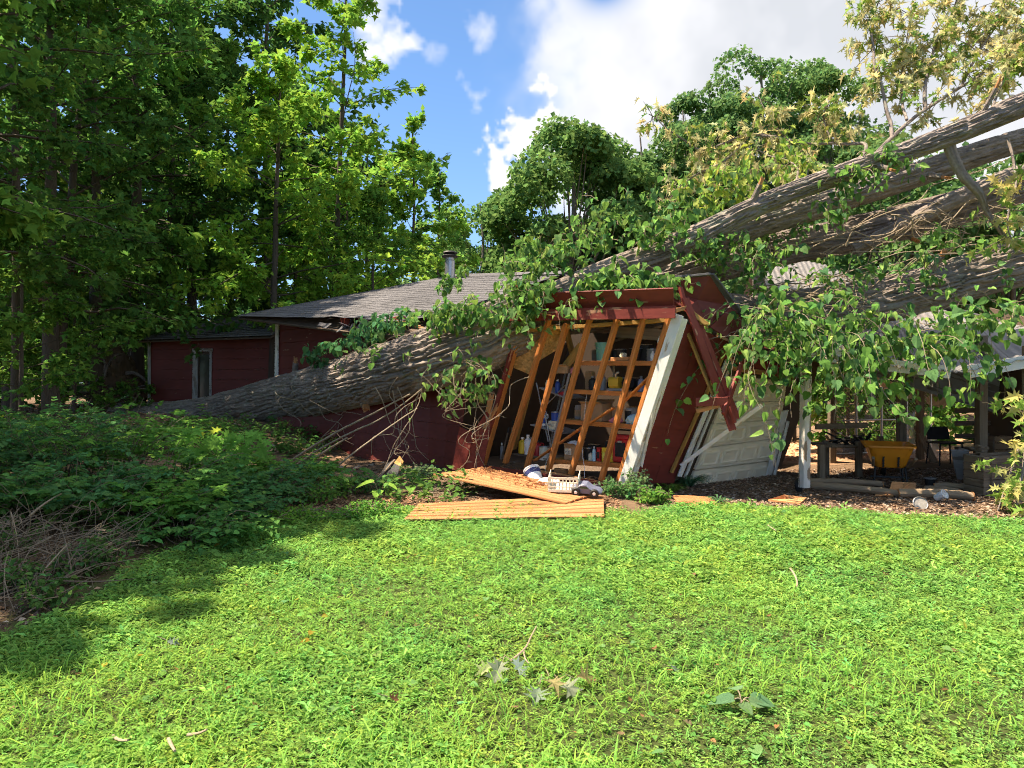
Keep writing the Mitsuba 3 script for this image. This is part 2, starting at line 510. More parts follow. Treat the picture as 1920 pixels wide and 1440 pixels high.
# ------------------------------------------------------------------ the collapsed red shed
Uv, Vv = unit(V(-.745, .667, 0)), unit(V(.667, .745, 0))     # along the front wall to the left; into the building
CORNER = V(1.497, 9.6, 0.14)
BASE_L, BASE_R = P(905, 883, 10.95), P(1166, 914, 9.6)
LEAN = V(.745, -.667, 0) * .85 + UP * 2.29                    # the racked front wall leans to the right
E = unit(V(.8, .6, 0))                                        # along the garage door wall


def plane_hit(px, py, p0, a, b):
    d = P(px, py, 1.0) - V(0, 0, CAM_Z)
    k = np.linalg.solve(np.stack([d, -np.asarray(a, float), -np.asarray(b, float)], 1), np.asarray(p0, float) - V(0, 0, CAM_Z))
    return V(0, 0, CAM_Z) + d * k[0]


def W(px, py, off=0.0):
    """A point on the racked front wall, moved off metres into the building."""
    return plane_hit(px, py, BASE_L + Vv * off, BASE_R - BASE_L, LEAN)


DN = unit(np.cross(E, LEAN))
if DN[1] > 0:
    DN = -DN


def D(px, py, off=0.0):
    """A point on the leaning garage door wall, moved off metres outwards."""
    return plane_hit(px, py, BASE_R + DN * off, E, LEAN)


def lerp(a, b, t):
    return a + (b - a) * t


shed = thing('collapsed_shed', 'collapsed dark red wooden shed leaning to the right under the fallen tree', 'shed')

# racked studs of the front wall
STUDS = [(906, 869, 968, 640, .11, .06), (948, 867, 1029, 600, .09, .05), (988, 876, 1062, 608, .09, .05), (1029, 881, 1106, 600, .09, .05),
         (1071, 888, 1157, 600, .09, .05), (1128, 899, 1207, 597, .09, .05), (1161, 900, 1255, 596, .09, .06)]
wn = unit(np.cross(BASE_R - BASE_L, LEAN))
for i, (x0, y0, x1, y1, w, t) in enumerate(STUDS):
    m = MB().beam(W(x0, y0, .05), W(x1, y1, .05), w * .62, w, up=Vv, jag=(.02, .02))
    part(shed, 'stud', m.ply('mat_stud'))
m = MB().beam(W(901, 868, -.02), W(960, 655, -.02), .05, .06, up=Vv)
part(shed, 'torn_siding_edge', m.ply('mat_red_board'), 'narrow strip of red siding left on the leftmost stud')
for (x0, y0, x1, y1) in ((1005, 862, 1092, 801), (1086, 806, 1149, 766), (1170, 753, 1224, 701)):
    part(shed, 'brace', MB().beam(W(x0, y0, .10), W(x1, y1, .10), .02, .085, up=Vv, jag=(.05, .05)).ply('mat_stud'))
part(shed, 'inner_stud', MB().beam(W(963, 842, .45), W(1003, 690, .4), .05, .09, up=Vv).ply('mat_rafter'))
part(shed, 'top_plate', MB().beam(W(985, 619, .10), W(1262, 600, .10), .09, .05).ply('mat_rafter'))
part(shed, 'sill_plate', MB().beam(W(900, 880, .05), W(1168, 921, .05), .10, .05, jag=(.1, .0)).ply('mat_stud'))
part(shed, 'sill_board', MB().beam(W(1010, 890, -.03), W(1172, 920, -.03), .14, .025, up=Vv, jag=(.1, .1)).ply('mat_torn_wood'), 'splintered bare edge of the torn lower wall')
part(shed, 'fascia', MB().beam(W(952, 592, -.16), W(1266, 585, -.16), .16, .03, up=Vv, jag=(.06, .01)).ply('mat_red_board'), 'sunlit red fascia board above the open studs')
part(shed, 'frieze_panel', MB().slab([W(962, 578, -.06), W(1264, 577, -.06), W(1262, 540, -.22), W(985, 550, -.22)], .02).ply('mat_red'), 'dark red panel above the fascia board')
part(shed, 'fascia_stub', MB().beam(W(978, 578, -.2), W(968, 530, -.2), .08, .03, up=Vv, jag=(0, .04)).ply('mat_red_board'))
# low strip of siding left below the studs
low = [W(880, 884, -.06), W(1172, 925, -.06), W(1172, 908, -.06), W(880, 868, -.06)]
for k in range(2):
    a, b = k / 2, (k + 1) / 2 - .03
    part(shed, 'siding_board', MB().slab([lerp(low[0], low[3], a), lerp(low[1], low[2], a), lerp(low[1], low[2], b), lerp(low[0], low[3], b)], .02).ply('mat_red'))
part(shed, 'footing', MB().beam(BASE_L + V(-.3, .2, -.12), BASE_R + V(.05, .05, -.1), .2, .22).ply('mat_concrete'))

# white corner board
part(shed, 'corner_board', MB().beam(W(1166, 916, -.05), W(1272, 590, -.05), .15, .03, up=Vv).ply('mat_white'), 'white corner board leaning from the ground up to the eave')
part(shed, 'corner_board', MB().beam(D(1181, 914, .02), D(1284, 598, .02), .10, .03, up=DN).ply('mat_white'))
part(shed, 'corner_board', MB().beam(D(1203, 872, .05), D(1236, 724, .05), .045, .02, up=DN, jag=(.05, .12)).ply('mat_white'), 'split sliver of white corner board')

# end wall of lapped boards beside the door
eb, et = (D(1178, 905), D(1262, 905)), (D(1282, 604), D(1366, 640))
NB = 8
for k in range(NB):
    a, b = k / NB, (k + 1) / NB
    la, lb = lerp(eb[0], et[0], a), lerp(eb[0], et[0], b)
    ra, rb = lerp(eb[1], et[1], a), lerp(eb[1], et[1], b)
    cut = [0.55, None, 0.4, None, 0.7, None, 0.35, None][k]
    for (s, e) in ([(0, cut - .003), (cut + .003, 1)] if cut else [(0, 1)]):
        q = [lerp(la, ra, s), lerp(la, ra, e), lerp(lb, rb, e) - DN * .018, lerp(lb, rb, s) - DN * .018]
        part(shed, 'siding_board', MB().slab(np.array(q) + DN * .01, .016).ply('mat_red'))
# exposed edge and jamb of the door
part(shed, 'door_jamb', MB().beam(D(1259, 886, .04), D(1361, 655, .04), .05, .04, up=DN, jag=(0, .1)).ply('mat_rafter'))
part(shed, 'door_jamb', MB().beam(D(1274, 893, .06), D(1367, 668, .06), .085, .03, up=DN, jag=(0, .1)).ply('mat_white'))
part(shed, 'door_jamb', MB().beam(D(1284, 896, .03), D(1373, 676, .03), .045, .03, up=DN, jag=(0, .05)).ply('mat_white'))
part(shed, 'door_jamb', MB().beam(D(1436, 914, .05), D(1472, 770, .05), .16, .03, up=DN).ply('mat_white'), 'white right hand door jamb standing askew')
part(shed, 'door_jamb', MB().beam(D(1446, 914, .11), D(1478, 790, .11), .05, .03, up=DN).ply('mat_white'))
part(shed, 'threshold', MB().beam(D(1300, 930, .06), D(1452, 905, .06), .16, .06).ply('mat_gray_board'))

# cream sectional garage door
def door_section(k, q):
    """One hinged section, q = its four corners (bl, br, tr, tl), with raised panels."""
    q = [np.asarray(x, float) for x in q]
    n = unit(np.cross(q[1] - q[0], q[3] - q[0]))
    n = n if n @ DN > 0 else -n
    m = MB()
    m.slab(q, .04, n)

    def at(s, t):
        return lerp(lerp(q[0], q[1], s), lerp(q[3], q[2], s), t)
    npan = 4
    for i in range(npan):
        s0, s1 = (i + .12) / npan, (i + .88) / npan
        outer = [at(s0, .2), at(s1, .2), at(s1, .8), at(s0, .8)]
        mid = [lerp(p, sum(outer) / 4, .09) for p in outer]
        inn = [lerp(p, sum(outer) / 4, .17) for p in outer]
        ring = np.array(outer + mid + inn)
        h = np.concatenate([np.full(4, .021), np.full(4, .052), np.full(4, .030)])
        v = ring + n * h[:, None]
        f = []
        for r in (0, 4):
            for j in range(4):
                f.append([r + j, r + (j + 1) % 4, r + 4 + (j + 1) % 4, r + 4 + j])
        f.append([8, 9, 10, 11])
        m.add(v, f)
    return m


door = numbered(f'{shed}__garage_door')
dl = [(1285, 922), (1302, 880), (1319, 838), (1336, 793), (1352, 752), (1370, 702)]
dr_ = [(1433, 907), (1445, 862), (1455, 820), (1463, 785), (1468, 752), (1474, 712)]
for k in range(5):
    off = [.0, .01, .0, -.03, -.05][k]
    q = [D(*dl[k], off), D(*dr_[k], off), D(*dr_[k + 1], off - .01), D(*dl[k + 1], off - .01)]
    q[2] = lerp(q[1], q[2], .95)
    q[3] = lerp(q[0], q[3], .95)
    part(door, 'section', door_section(k, q).ply('mat_door'))
# soil coloured splinters and the crushed head above the door
part(shed, 'door_header', MB().beam(D(1362, 660, .05), D(1480, 705, .05), .20, .05, up=DN, jag=(.05, .2)).ply('mat_red_board'))
part(shed, 'wood_splinter', MB().beam(D(1372, 690, .07), D(1440, 700, .09), .07, .02, up=DN, jag=(.15, .25)).ply('mat_torn_wood'))
part(shed, 'wood_splinter', MB().beam(P(1352, 632, 9.6), P(1392, 650, 9.5), .10, .03, jag=(.1, .2)).ply('mat_torn_wood'))
part(shed, 'wood_splinter', MB().beam(P(1283, 566, 9.35), P(1306, 604, 9.3), .09, .05, up=V(0, -1, 0), jag=(.02, .08)).ply('mat_rafter'))
part(shed, 'wood_splinter', MB().beam(P(1296, 586, 9.3), P(1322, 606, 9.25), .06, .05, up=V(0, -1, 0), jag=(.05, .1)).ply('mat_rafter'))
part(shed, 'wood_splinter', MB().beam(P(1264, 583, 9.1), P(1282, 578, 9.1), .07, .05, jag=(.03, .05)).ply('mat_torn_wood'))

# broken soffit panels of the gable end, red underside up to view
def panel(pix, depth, th, mat='mat_red'):
    return MB().slab([P(x, y, d) for (x, y), d in zip(pix, depth)], th).ply(mat)


part(shed, 'soffit_panel', panel([(1222, 528), (1331, 518), (1367, 573), (1329, 611), (1283, 583)], [9.75, 9.45, 9.75, 9.6, 9.4], .03), 'large dark red soffit panel torn loose at the gable')
part(shed, 'soffit_panel', panel([(1331, 613), (1369, 576), (1393, 599), (1381, 641), (1362, 634)], [9.55, 9.7, 9.8, 9.75, 9.6], .03))
part(shed, 'soffit_panel', panel([(1120, 545), (1225, 531), (1270, 572), (1130, 578)], [10.3, 9.85, 9.5, 10.0], .03))
part(shed, 'roof_edge', MB().beam(P(1215, 525, 9.8), P(1333, 514, 9.42), .10, .03).ply('mat_shingle'))
part(shed, 'roof_edge', MB().beam(P(1333, 514, 9.42), P(1397, 598, 9.8), .10, .03).ply('mat_shingle'))

# interior: back walls, their colour darkened to deepen the shade behind the studs
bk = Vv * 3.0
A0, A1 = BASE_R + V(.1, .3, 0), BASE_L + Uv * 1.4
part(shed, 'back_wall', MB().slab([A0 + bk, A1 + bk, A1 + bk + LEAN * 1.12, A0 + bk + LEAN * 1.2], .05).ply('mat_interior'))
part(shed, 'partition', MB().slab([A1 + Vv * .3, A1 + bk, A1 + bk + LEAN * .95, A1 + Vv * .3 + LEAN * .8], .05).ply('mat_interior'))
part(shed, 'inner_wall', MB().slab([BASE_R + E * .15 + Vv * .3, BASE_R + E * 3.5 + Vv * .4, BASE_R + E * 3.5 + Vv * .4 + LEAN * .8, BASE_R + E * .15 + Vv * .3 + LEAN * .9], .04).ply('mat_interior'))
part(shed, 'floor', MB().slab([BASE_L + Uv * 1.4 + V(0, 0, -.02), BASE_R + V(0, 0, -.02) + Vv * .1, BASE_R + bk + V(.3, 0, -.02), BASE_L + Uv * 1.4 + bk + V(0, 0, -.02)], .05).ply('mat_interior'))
rf = [BASE_R + LEAN * 1.12 + Vv * .35 + Uv * .55, BASE_L + Uv * .6 + LEAN * 1.02 - Vv * .2, BASE_L + Uv * .6 + LEAN * 1.1 + Vv * 3.2, BASE_R + LEAN * 1.15 + Vv * 1.6 + Uv * .5]
part(shed, 'crushed_roof', MB().slab(rf, .06).ply('mat_shingle'), 'crushed dark roof slab pressed down on the studs')
part(shed, 'crushed_roof', MB().slab([BASE_R + LEAN * 1.13 + Vv * 1.5 + Uv * .5, BASE_L + Uv * .6 + LEAN * 1.08 + Vv * 1.4, BASE_L + Uv * 1.2 + LEAN * 1.1 + Vv * 3.4, BASE_R + LEAN * .92 + Vv * 3.4 + Uv * .1], .05).ply('mat_shingle'))
part(shed, 'osb_sheet', MB().slab([W(968, 612, .3), W(1046, 608, .35), W(1055, 618, .4), W(1046, 655, .35), W(1008, 678, .3), W(1000, 705, .26), W(974, 694, .24), W(964, 690, .24)], .014).ply('mat_osb'), 'torn amber chipboard sheet hanging behind the studs')
part(shed, 'ceiling_board', MB().beam(W(1152, 622, .7), W(1236, 628, .5), .16, .02, up=Vv, jag=(.1, .1)).ply('mat_old_wood'))
part(shed, 'ceiling_board', MB().beam(W(1058, 690, .35), W(1090, 648, .35), .13, .02, up=Vv, jag=(.05, .02)).ply('mat_rafter'))
part(shed, 'rafter', MB().beam(W(1060, 612, .5), W(1080, 690, .9), .05, .09, up=Vv).ply('mat_rafter'))
part(shed, 'rafter', MB().beam(W(1150, 640, .9), W(1240, 612, .5), .04, .03, up=Vv).ply('mat_old_wood'))

for (x, y, Y, dx, dz) in ((1010, 586, 9.9, .2, -.05), (1090, 575, 9.75, .15, .1), (1180, 570, 9.6, -.2, .06), (1240, 560, 9.4, .18, -.12), (1365, 655, 9.35, .05, -.2), (1378, 648, 9.4, .12, -.14), (1396, 618, 9.6, .1, -.1), (935, 600, 10.3, -.2, .05)):
    q = P(x, y, Y)
    part(shed, 'wood_splinter', MB().beam(q, q + V(dx, -.05, dz), .035, .014, jag=(.04, .12)).ply('mat_torn_wood'))

# hanging broken corner boards in front of the end wall (a red channel of three boards)
def hung(pts, Ys, w, t, mat, jag=(.03, .06), up=V(.6, -.8, 0)):
    return MB().beam(P(*pts[0], Ys[0]), P(*pts[1], Ys[1]), w, t, up=up, jag=jag).ply(mat)


hang = thing('hanging_trim', 'broken red corner trim hanging in a V from the gable in front of the garage door', 'broken board')
part(hang, 'board', hung([(1285, 560), (1374, 806)], (9.25, 9.0), .13, .03, 'mat_red_board', (.03, .02)))
part(hang, 'board', hung([(1276, 540), (1287, 580)], (9.3, 9.25), .06, .04, 'mat_red_board'))
part(hang, 'board', hung([(1292, 582), (1356, 742)], (9.32, 9.1), .04, .09, 'mat_red_board', up=V(.8, .6, 0)))
part(hang, 'board', hung([(1283, 608), (1336, 738)], (9.3, 9.12), .05, .03, 'mat_rafter'), 'bare amber inner strip of the hanging trim')
part(hang, 'board', hung([(1309, 600), (1382, 782)], (9.3, 9.08), .03, .10, 'mat_red_board', up=V(.8, .6, 0)))
part(hang, 'board', hung([(1390, 684), (1357, 776)], (9.2, 8.95), .065, .04, 'mat_red_board', jag=(.06, .02)))
part(hang, 'board', hung([(1368, 762), (1378, 792)], (8.98, 8.95), .04, .04, 'mat_red_board', jag=(.02, .02)))
part(hang, 'board', hung([(1305, 754), (1364, 752)], (9.1, 9.0), .11, .05, 'mat_red_board', jag=(.01, .05)), 'short level red board caught across the trim')
part(hang, 'board', hung([(1307, 770), (1340, 762)], (9.12, 9.05), .06, .03, 'mat_torn_wood', jag=(.02, .12)), 'orange splintered end of the level board')
solo('white_strip', MB().beam(D(1277, 873, .12), P(1428, 760, 9.3), .055, .02, up=V(.3, -.9, .3), jag=(.02, .0)).ply('mat_white'),
     'thin white trim strip lying diagonally across the cream garage door', 'trim strip')

# ------------------------------------------------------------------ the left wing of the shed: standing wall, roof, wall under the trunk
def B(u, v, z):
    return CORNER * V(1, 1, 0) + Uv * u + Vv * v + UP * z


for k in range(9):                                            # standing wall in lapped boards, above the trunk
    z0, z1 = .45 + k * .29, .45 + (k + 1) * .29 - .004
    uR = 4.6 if k < 7 else (5.7 if k == 7 else 8.35)
    cut = rng.uniform(8.5, 9.1) if k == 8 else rng.uniform(5.9, 8.5)
    for (a, b) in ((9.42, cut + .003), (cut - .003, uR)):
        part(shed, 'siding_board', MB().slab([B(a, .27, z0), B(b, .27, z0), B(b, .29, z1), B(a, .29, z1)], .016).ply('mat_red'))
part(shed, 'corner_board', MB().beam(B(9.47, .24, .4), B(9.40, .24, 3.06), .13, .03, up=Vv).ply('mat_white'), 'pale corner board at the left end of the long red wall')
part(shed, 'end_wall', MB().slab([B(9.5, .3, .3), B(9.5, 5.5, .3), B(9.5, 5.5, 3.0), B(9.5, .3, 3.05)], .04).ply('mat_red'))
part(shed, 'wall_block', MB().beam(B(5.1, .0, 2.58), B(4.6, -.05, 2.62), .16, .3).ply('mat_red_board'), 'sunlit end of a red beam under the broken eave')
part(shed, 'wall_block', MB().beam(B(6.2, -.2, 2.78), B(6.0, -.25, 2.72), .1, .14).ply('mat_red_board'))
part(shed, 'torn_sheathing', MB().beam(B(4.2, -.2, 2.6), B(5.0, -.1, 2.72), .12, .02, jag=(.2, .2)).ply('mat_torn_wood'))
part(shed, 'torn_sheathing', MB().beam(B(3.6, -.3, 2.45), B(4.3, -.2, 2.62), .16, .02, jag=(.2, .2)).ply('mat_torn_wood'))

EL, RL, RR, ER = B(10.0, -.38, 3.10), B(6.7, 3.0, 4.02), B(3.3, 3.0, 3.74), B(4.4, -.38, 2.66)


def roof_pt(s, t):
    """s along the eave from the left, t up the slope; the eave sags towards the break."""
    p = lerp(lerp(EL, ER, s), lerp(RL, RR, s), t)
    p = p + UP * (-.10 * ss(.6, 1.0, s) * (1 - t) ** 2 + .035 * (meshkit.noise(V(s * 6, t * 5, 0), 3) - .5) - .07 * math.sin(math.pi * t) * ss(.2, .8, s))
    return p


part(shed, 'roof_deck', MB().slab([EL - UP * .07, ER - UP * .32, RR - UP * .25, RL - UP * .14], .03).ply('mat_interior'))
NC = 24
for c in range(NC):                                            # shingle courses, each a strip of tabs
    m = MB()
    s = 0.0
    k = 0
    while s < 1:
        w = rng.uniform(.030, .052)
        if c in (0, 1, 2) and s > .72 and rng.random() < (.75, .55, .3)[c]:
            s += w
            continue
        e = min(s + w, 1.0)
        t0, t1 = c / NC - .008, (c + 1) / NC + .012
        lift = .010 + rng.uniform(0, .006) + (.05 * rng.random() if c < 2 and s > .6 else 0)
        q = [roof_pt(s + .001, t0), roof_pt(e - .001, t0), roof_pt(e - .001, t1), roof_pt(s + .001, t1)]
        nn = unit(np.cross(q[1] - q[0], q[3] - q[0]))
        q = [q[0] + nn * lift, q[1] + nn * lift, q[2] + nn * .004, q[3] + nn * .004]
        mm = MB().slab(q, .007)
        v, f, uv = mm.arrays()
        m.add(v, f, np.full((len(v), 2), 0.0) + [k * 1.0 + .5 + c * 57, c + .5])
        k += 1
        s = e
    part(shed, 'shingle_course', m.ply('mat_shingle'), kind='stuff')
for i in range(15):                                            # broken shingles hanging at the torn eave
    s, t = rng.uniform(.60, .98), rng.uniform(-.03, .10)
    p = roof_pt(s, t) + UP * rng.uniform(-.10, .02)
    a, b = unit(-Uv + rng.normal(0, .25, 3)) * rng.uniform(.1, .2), unit(-Vv * .6 - UP * rng.uniform(.1, .9) + rng.normal(0, .2, 3)) * rng.uniform(.10, .2)
    part(shed, 'loose_shingle', MB().slab([p, p + a, p + a + b, p + b], .008).ply('mat_shingle'))
part(shed, 'hip_roof', MB().slab([EL, RL, B(6.7, 5.0, 4.0), B(10.1, 6.5, 3.0)], .04).ply('mat_shingle'))
part(shed, 'rear_roof', MB().slab([RL, RR, B(2.6, 6.3, 2.8), B(9.6, 6.3, 3.0)], .04).ply('mat_shingle'))
part(shed, 'rear_roof', MB().slab([RR - UP * .02, B(.8, 3.0, 2.95), B(.8, 6.0, 2.5), B(3.3, 6.2, 2.7)], .04).ply('mat_shingle'))
part(shed, 'rear_wall', MB().slab([B(9.4, 5.9, .1), B(0, 5.6, .1), B(0, 5.6, 2.5), B(9.4, 5.9, 2.9)], .04).ply('mat_red'))
part(shed, 'shingle_ridge', MB().beam(RL + UP * .03, RR + UP * .03, .22, .02, up=unit(V(-.3, -.3, 1))).ply('mat_shingle'))
vent = numbered(f'{shed}__vent_pipe')
vp = B(6.35, 2.75, 3.9)
part(vent, 'flue', MB().lathe([(0, 0), (.115, 0), (.115, .42), (.10, .44), (.10, .5)], vp, 18).ply('mat_steel', 30))
part(vent, 'cap', MB().lathe([(0, .5), (.17, .5), (.19, .53), (.12, .57), (.17, .60), (.15, .63), (0, .66)], vp, 18).ply('mat_dark', 30))

# wall pressed out under the trunk
for k in range(5):
    z0, z1 = .02 + k * .27, .02 + (k + 1) * .27 - .006
    for (a, b) in ((8.4, 6.35), (6.34, 4.3), (4.29, 2.75 - .02 * k)):
        def wp(u, z):
            bulge = -.34 + .16 * z + .10 * math.sin(u * 2.1) * (1.4 - z) - .25 * float(ss(3.6, 2.6, u)) * (.4 + .4 * z)
            return B(u, bulge, z + float(ground_z(*(B(u, 0, 0)[:2]))) * .6 - .03)
        for s in range(3):
            u0, u1 = lerp(a, b, s / 3), lerp(a, b, (s + 1) / 3)
            m = (MB() if s == 0 else m).slab([wp(u0, z0), wp(u1, z0), wp(u1, z1) + Vv * .012, wp(u0, z1) + Vv * .012], .015)
        part(shed, 'siding_board', m.ply('mat_red'))
part(shed, 'torn_panel', MB().slab([W(866, 884, -.28), W(905, 884, -.16), W(925, 770, -.10), W(917, 764, -.12), W(893, 800, -.25)], .02).ply('mat_red_board'), 'crumpled red siding panel sticking up left of the studs')
part(shed, 'torn_panel', MB().slab([W(848, 880, -.30), W(868, 884, -.30), W(890, 812, -.28), W(862, 800, -.32)], .02).ply('mat_red_board'))
part(shed, 'wood_splinter', MB().beam(W(910, 800, -.2), W(930, 766, -.16), .05, .03, up=Vv, jag=(.1, .1)).ply('mat_torn_wood'))
part(shed, 'wood_splinter', MB().beam(W(915, 772, -.22), W(921, 744, -.2), .09, .03, up=Vv, jag=(.06, .05)).ply('mat_torn_wood'))

# small lower building behind, to the left
wing = thing('low_outbuilding', 'low dark red outbuilding in deep shade behind the root end of the fallen trunk', 'outbuilding')
w0, w1 = P(281, 640, 19.5), P(505, 640, 18.6)
w0[2] = w1[2] = 0
wu = unit(w1 - w0)
wl = np.linalg.norm(w1 - w0)
wb = V(-wu[1], wu[0], 0)
wz0, wz1 = .3, 2.78


def O(s, d, z):
    return w0 + wu * s + wb * d + UP * z


ds0, ds1 = 1.42, 1.96                                            # doorway
for k in range(9):
    z0, z1 = wz0 + k * .275, wz0 + (k + 1) * .275 - .004
    segs = [(0, ds0), (ds1, wl)] if z0 < 2.35 else [(0, wl)]
    for a, b in segs:
        part(wing, 'siding_board', MB().slab([O(a, 0, z0), O(b, 0, z0), O(b, .018, z1), O(a, .018, z1)], .016).ply('mat_red'))
dframe = numbered(f'{wing}__door')
part(dframe, 'jamb', MB().beam(O(ds0 + .03, -.02, wz0), O(ds0 + .06, -.02, 2.45), .15, .04, up=wb).ply('mat_gray_board'))
part(dframe, 'jamb', MB().beam(O(ds1 - .02, -.02, wz0), O(ds1, -.02, 2.45), .06, .04, up=wb).ply('mat_gray_board'))
part(dframe, 'head', MB().beam(O(ds0 - .03, -.023, 2.47), O(ds1 + .05, -.023, 2.47), .08, .04, up=wb).ply('mat_gray_board'))
part(dframe, 'leaf', MB().beam(O(ds0 + .3, .05, wz0), O(ds0 + .3, .05, 2.42), .5, .03, up=wb).ply('mat_interior'))
part(dframe, 'pane', MB().slab([O(ds0 + .16, .03, 1.2), O(ds1 - .06, .03, 1.2), O(ds1 - .06, .03, 2.35), O(ds0 + .16, .03, 2.35)], .006).ply('mat_glass_dark'))
part(wing, 'corner_board', MB().beam(O(.0, -.02, wz0), O(.0, -.02, wz1), .09, .03, up=wb).ply('mat_gray_board'))
r0, r1, r2, r3 = O(-.35, -.4, 2.72), O(wl + .3, -.4, 2.78), O(wl + .3, 2.3, 3.75), O(.6, 2.3, 3.55)
part(wing, 'roof_deck', MB().slab(np.array([r0, r1, r2, r3]) - UP * .04, .03).ply('mat_interior'))
for c in range(14):
    m = MB()
    for k in range(16):
        s0, s1, t0, t1 = k / 16 + .002, (k + 1) / 16 - .002, c / 14, (c + 1) / 14 + .02
        f = lambda s, t: lerp(lerp(r0, r1, s), lerp(r3, r2, s), t)
        q = [f(s0, t0) + UP * (.02 + .008 * rng.random()), f(s1, t0) + UP * (.02 + .008 * rng.random()), f(s1, t1), f(s0, t1)]
        v, fc, uv = MB().slab(q, .007).arrays()
        m.add(v, fc, np.full((len(v), 2), 0.0) + [k + .5 + c * 31, c + .5])
    part(wing, 'shingle_course', m.ply('mat_shingle'), kind='stuff')
part(wing, 'rear_wall', MB().slab([O(0, 4.2, .3), O(wl, 4.2, .3), O(wl, 4.2, 2.8), O(0, 4.2, 2.8)], .04).ply('mat_red'))
part(wing, 'end_wall', MB().slab([O(0, .02, .3), O(0, 4.2, .3), O(0, 4.2, 2.8), O(0, .02, 2.75)], .04).ply('mat_red'))
part(wing, 'rear_roof', MB().slab([r3, r2, O(wl + .3, 4.6, 2.8), O(-.3, 4.6, 2.8)], .03).ply('mat_shingle'))
# ------------------------------------------------------------------ shelves and what stands on them
rack = thing('shelf_unit', 'built-in wooden shelves of rough planks behind the open studs', 'shelf')
SH = {}
for nm, (a, b, off) in {'top': ((1086, 677), (1240, 677), .28), 'upper': ((1068, 730), (1216, 736), .26), 'mid': ((1050, 786), (1200, 797), .24), 'low': ((1028, 860), (1176, 870), .22)}.items():
    pa, pb = W(*a, off), W(*b, off)
    SH[nm] = (pa, pb)
    part(rack, 'shelf', MB().slab([pa - UP * .012, pb - UP * .012, pb + Vv * .42 - UP * .012, pa + Vv * .42 - UP * .012], .022).ply('mat_rafter'))
    part(rack, 'shelf_edge', MB().beam(pa - UP * .03 - Vv * .012, pb - UP * .03 - Vv * .012, .022, .065).ply('mat_stud'))


def on(shelf, px, depth=.14):
    """A spot on a shelf board below pixel column px."""
    a, b = SH[shelf]
    k = ((px - 960) / FPX)
    s = (k * a[1] - a[0]) / ((b[0] - a[0]) - k * (b[1] - a[1]))
    return lerp(a, b, s) + Vv * depth


PXM = 129.0     # photograph pixels per metre at the shed's front


def carton(name, label, c, size, rz, open_=True, mark=True, mat='mat_cardboard'):
    k = thing(name, label, 'box')
    sx, sy, sz = size
    R = lambda x, y, z: np.asarray(c) + V(math.cos(rz) * x - math.sin(rz) * y, math.sin(rz) * x + math.cos(rz) * y, z)
    m = MB()
    for (x0, y0, x1, y1) in ((-1, -1, 1, -1), (1, -1, 1, 1), (1, 1, -1, 1), (-1, 1, -1, -1)):
        m.beam(R(x0 * sx / 2, y0 * sy / 2, sz / 2), R(x1 * sx / 2, y1 * sy / 2, sz / 2), .006, sz, UP, .001)
    m.slab([R(-sx / 2, -sy / 2, .004), R(sx / 2, -sy / 2, .004), R(sx / 2, sy / 2, .004), R(-sx / 2, sy / 2, .004)], .005)
    part(k, 'body', m.ply(mat))
    if open_:
        for sgn, lift in ((-1, .4), (1, .7)):
            y = sgn * sy / 2
            part(k, 'flap', MB().slab([R(-sx / 2, y, sz), R(sx / 2, y, sz), R(sx / 2, y * (1 + .5), sz + sy * .3 * lift), R(-sx / 2, y * 1.5, sz + sy * .3 * lift)], .005).ply(mat))
    else:
        part(k, 'lid', MB().slab([R(-sx / 2, -sy / 2, sz), R(sx / 2, -sy / 2, sz), R(sx / 2, sy / 2, sz), R(-sx / 2, sy / 2, sz)], .008).ply(mat))
    if mark:
        y = -sy / 2 - .006
        part(k, 'label', MB().slab([R(-.09, y, sz * .35), R(.03, y, sz * .35), R(.03, y, sz * .75), R(-.09, y, sz * .75)], .003).ply('mat_cream'), 'pale printed label')
        m2 = MB()
        for q in range(3):
            z = sz * (.45 + .1 * q)
            m2.beam(R(-.075, y - .003, z), R(.015 - .02 * q, y - .003, z), .002, .008, UP, .0005)
        part(k, 'print', m2.ply('mat_gray'), kind='stuff')
    return k


def bottle(name, label, c, r, h, mat, capmat, cat='bottle', neck=.35, handle=False, lab=None):
    k = thing(name, label, cat)
    part(k, 'body', MB().lathe([(0, 0), (r * .95, 0), (r, r * .15), (r, h * .66), (r * .8, h * .76), (r * neck, h * .84), (r * neck, h * .9), (0, h * .9)], c, 18).ply(mat, 40))
    part(k, 'cap', MB().lathe([(r * neck * 1.2, h * .88), (r * neck * 1.2, h), (0, h)], c, 14).ply(capmat, 40))
    if lab:
        part(k, 'label', MB().lathe([(r * 1.015, h * .2), (r * 1.015, h * .55)], c, 18).ply(lab, 40))
    if handle:
        part(k, 'handle', MB().tube([c + V(r * .6, -r * .3, h * .86), c + V(r * 1.3, -r * .3, h * .8), c + V(r * 1.35, -r * .3, h * .6), c + V(r * .95, -r * .3, h * .5)], r * .13, 8).ply(mat, 40))
    return k


def can(name, label, c, r, h, mat, cat='can'):
    k = thing(name, label, cat)
    part(k, 'body', MB().lathe([(0, 0), (r, 0), (r, h), (r * .93, h)], c, 20).ply(mat, 40))
    part(k, 'rim', MB().lathe([(r * 1.03, h - .008), (r * 1.05, h), (r * 1.03, h + .006), (r * .9, h + .006)], c, 20).ply('mat_steel', 40))
    part(k, 'lid', MB().lathe([(0, h - .004), (r * .92, h - .004)], c, 20).ply('mat_steel', 40))
    return k


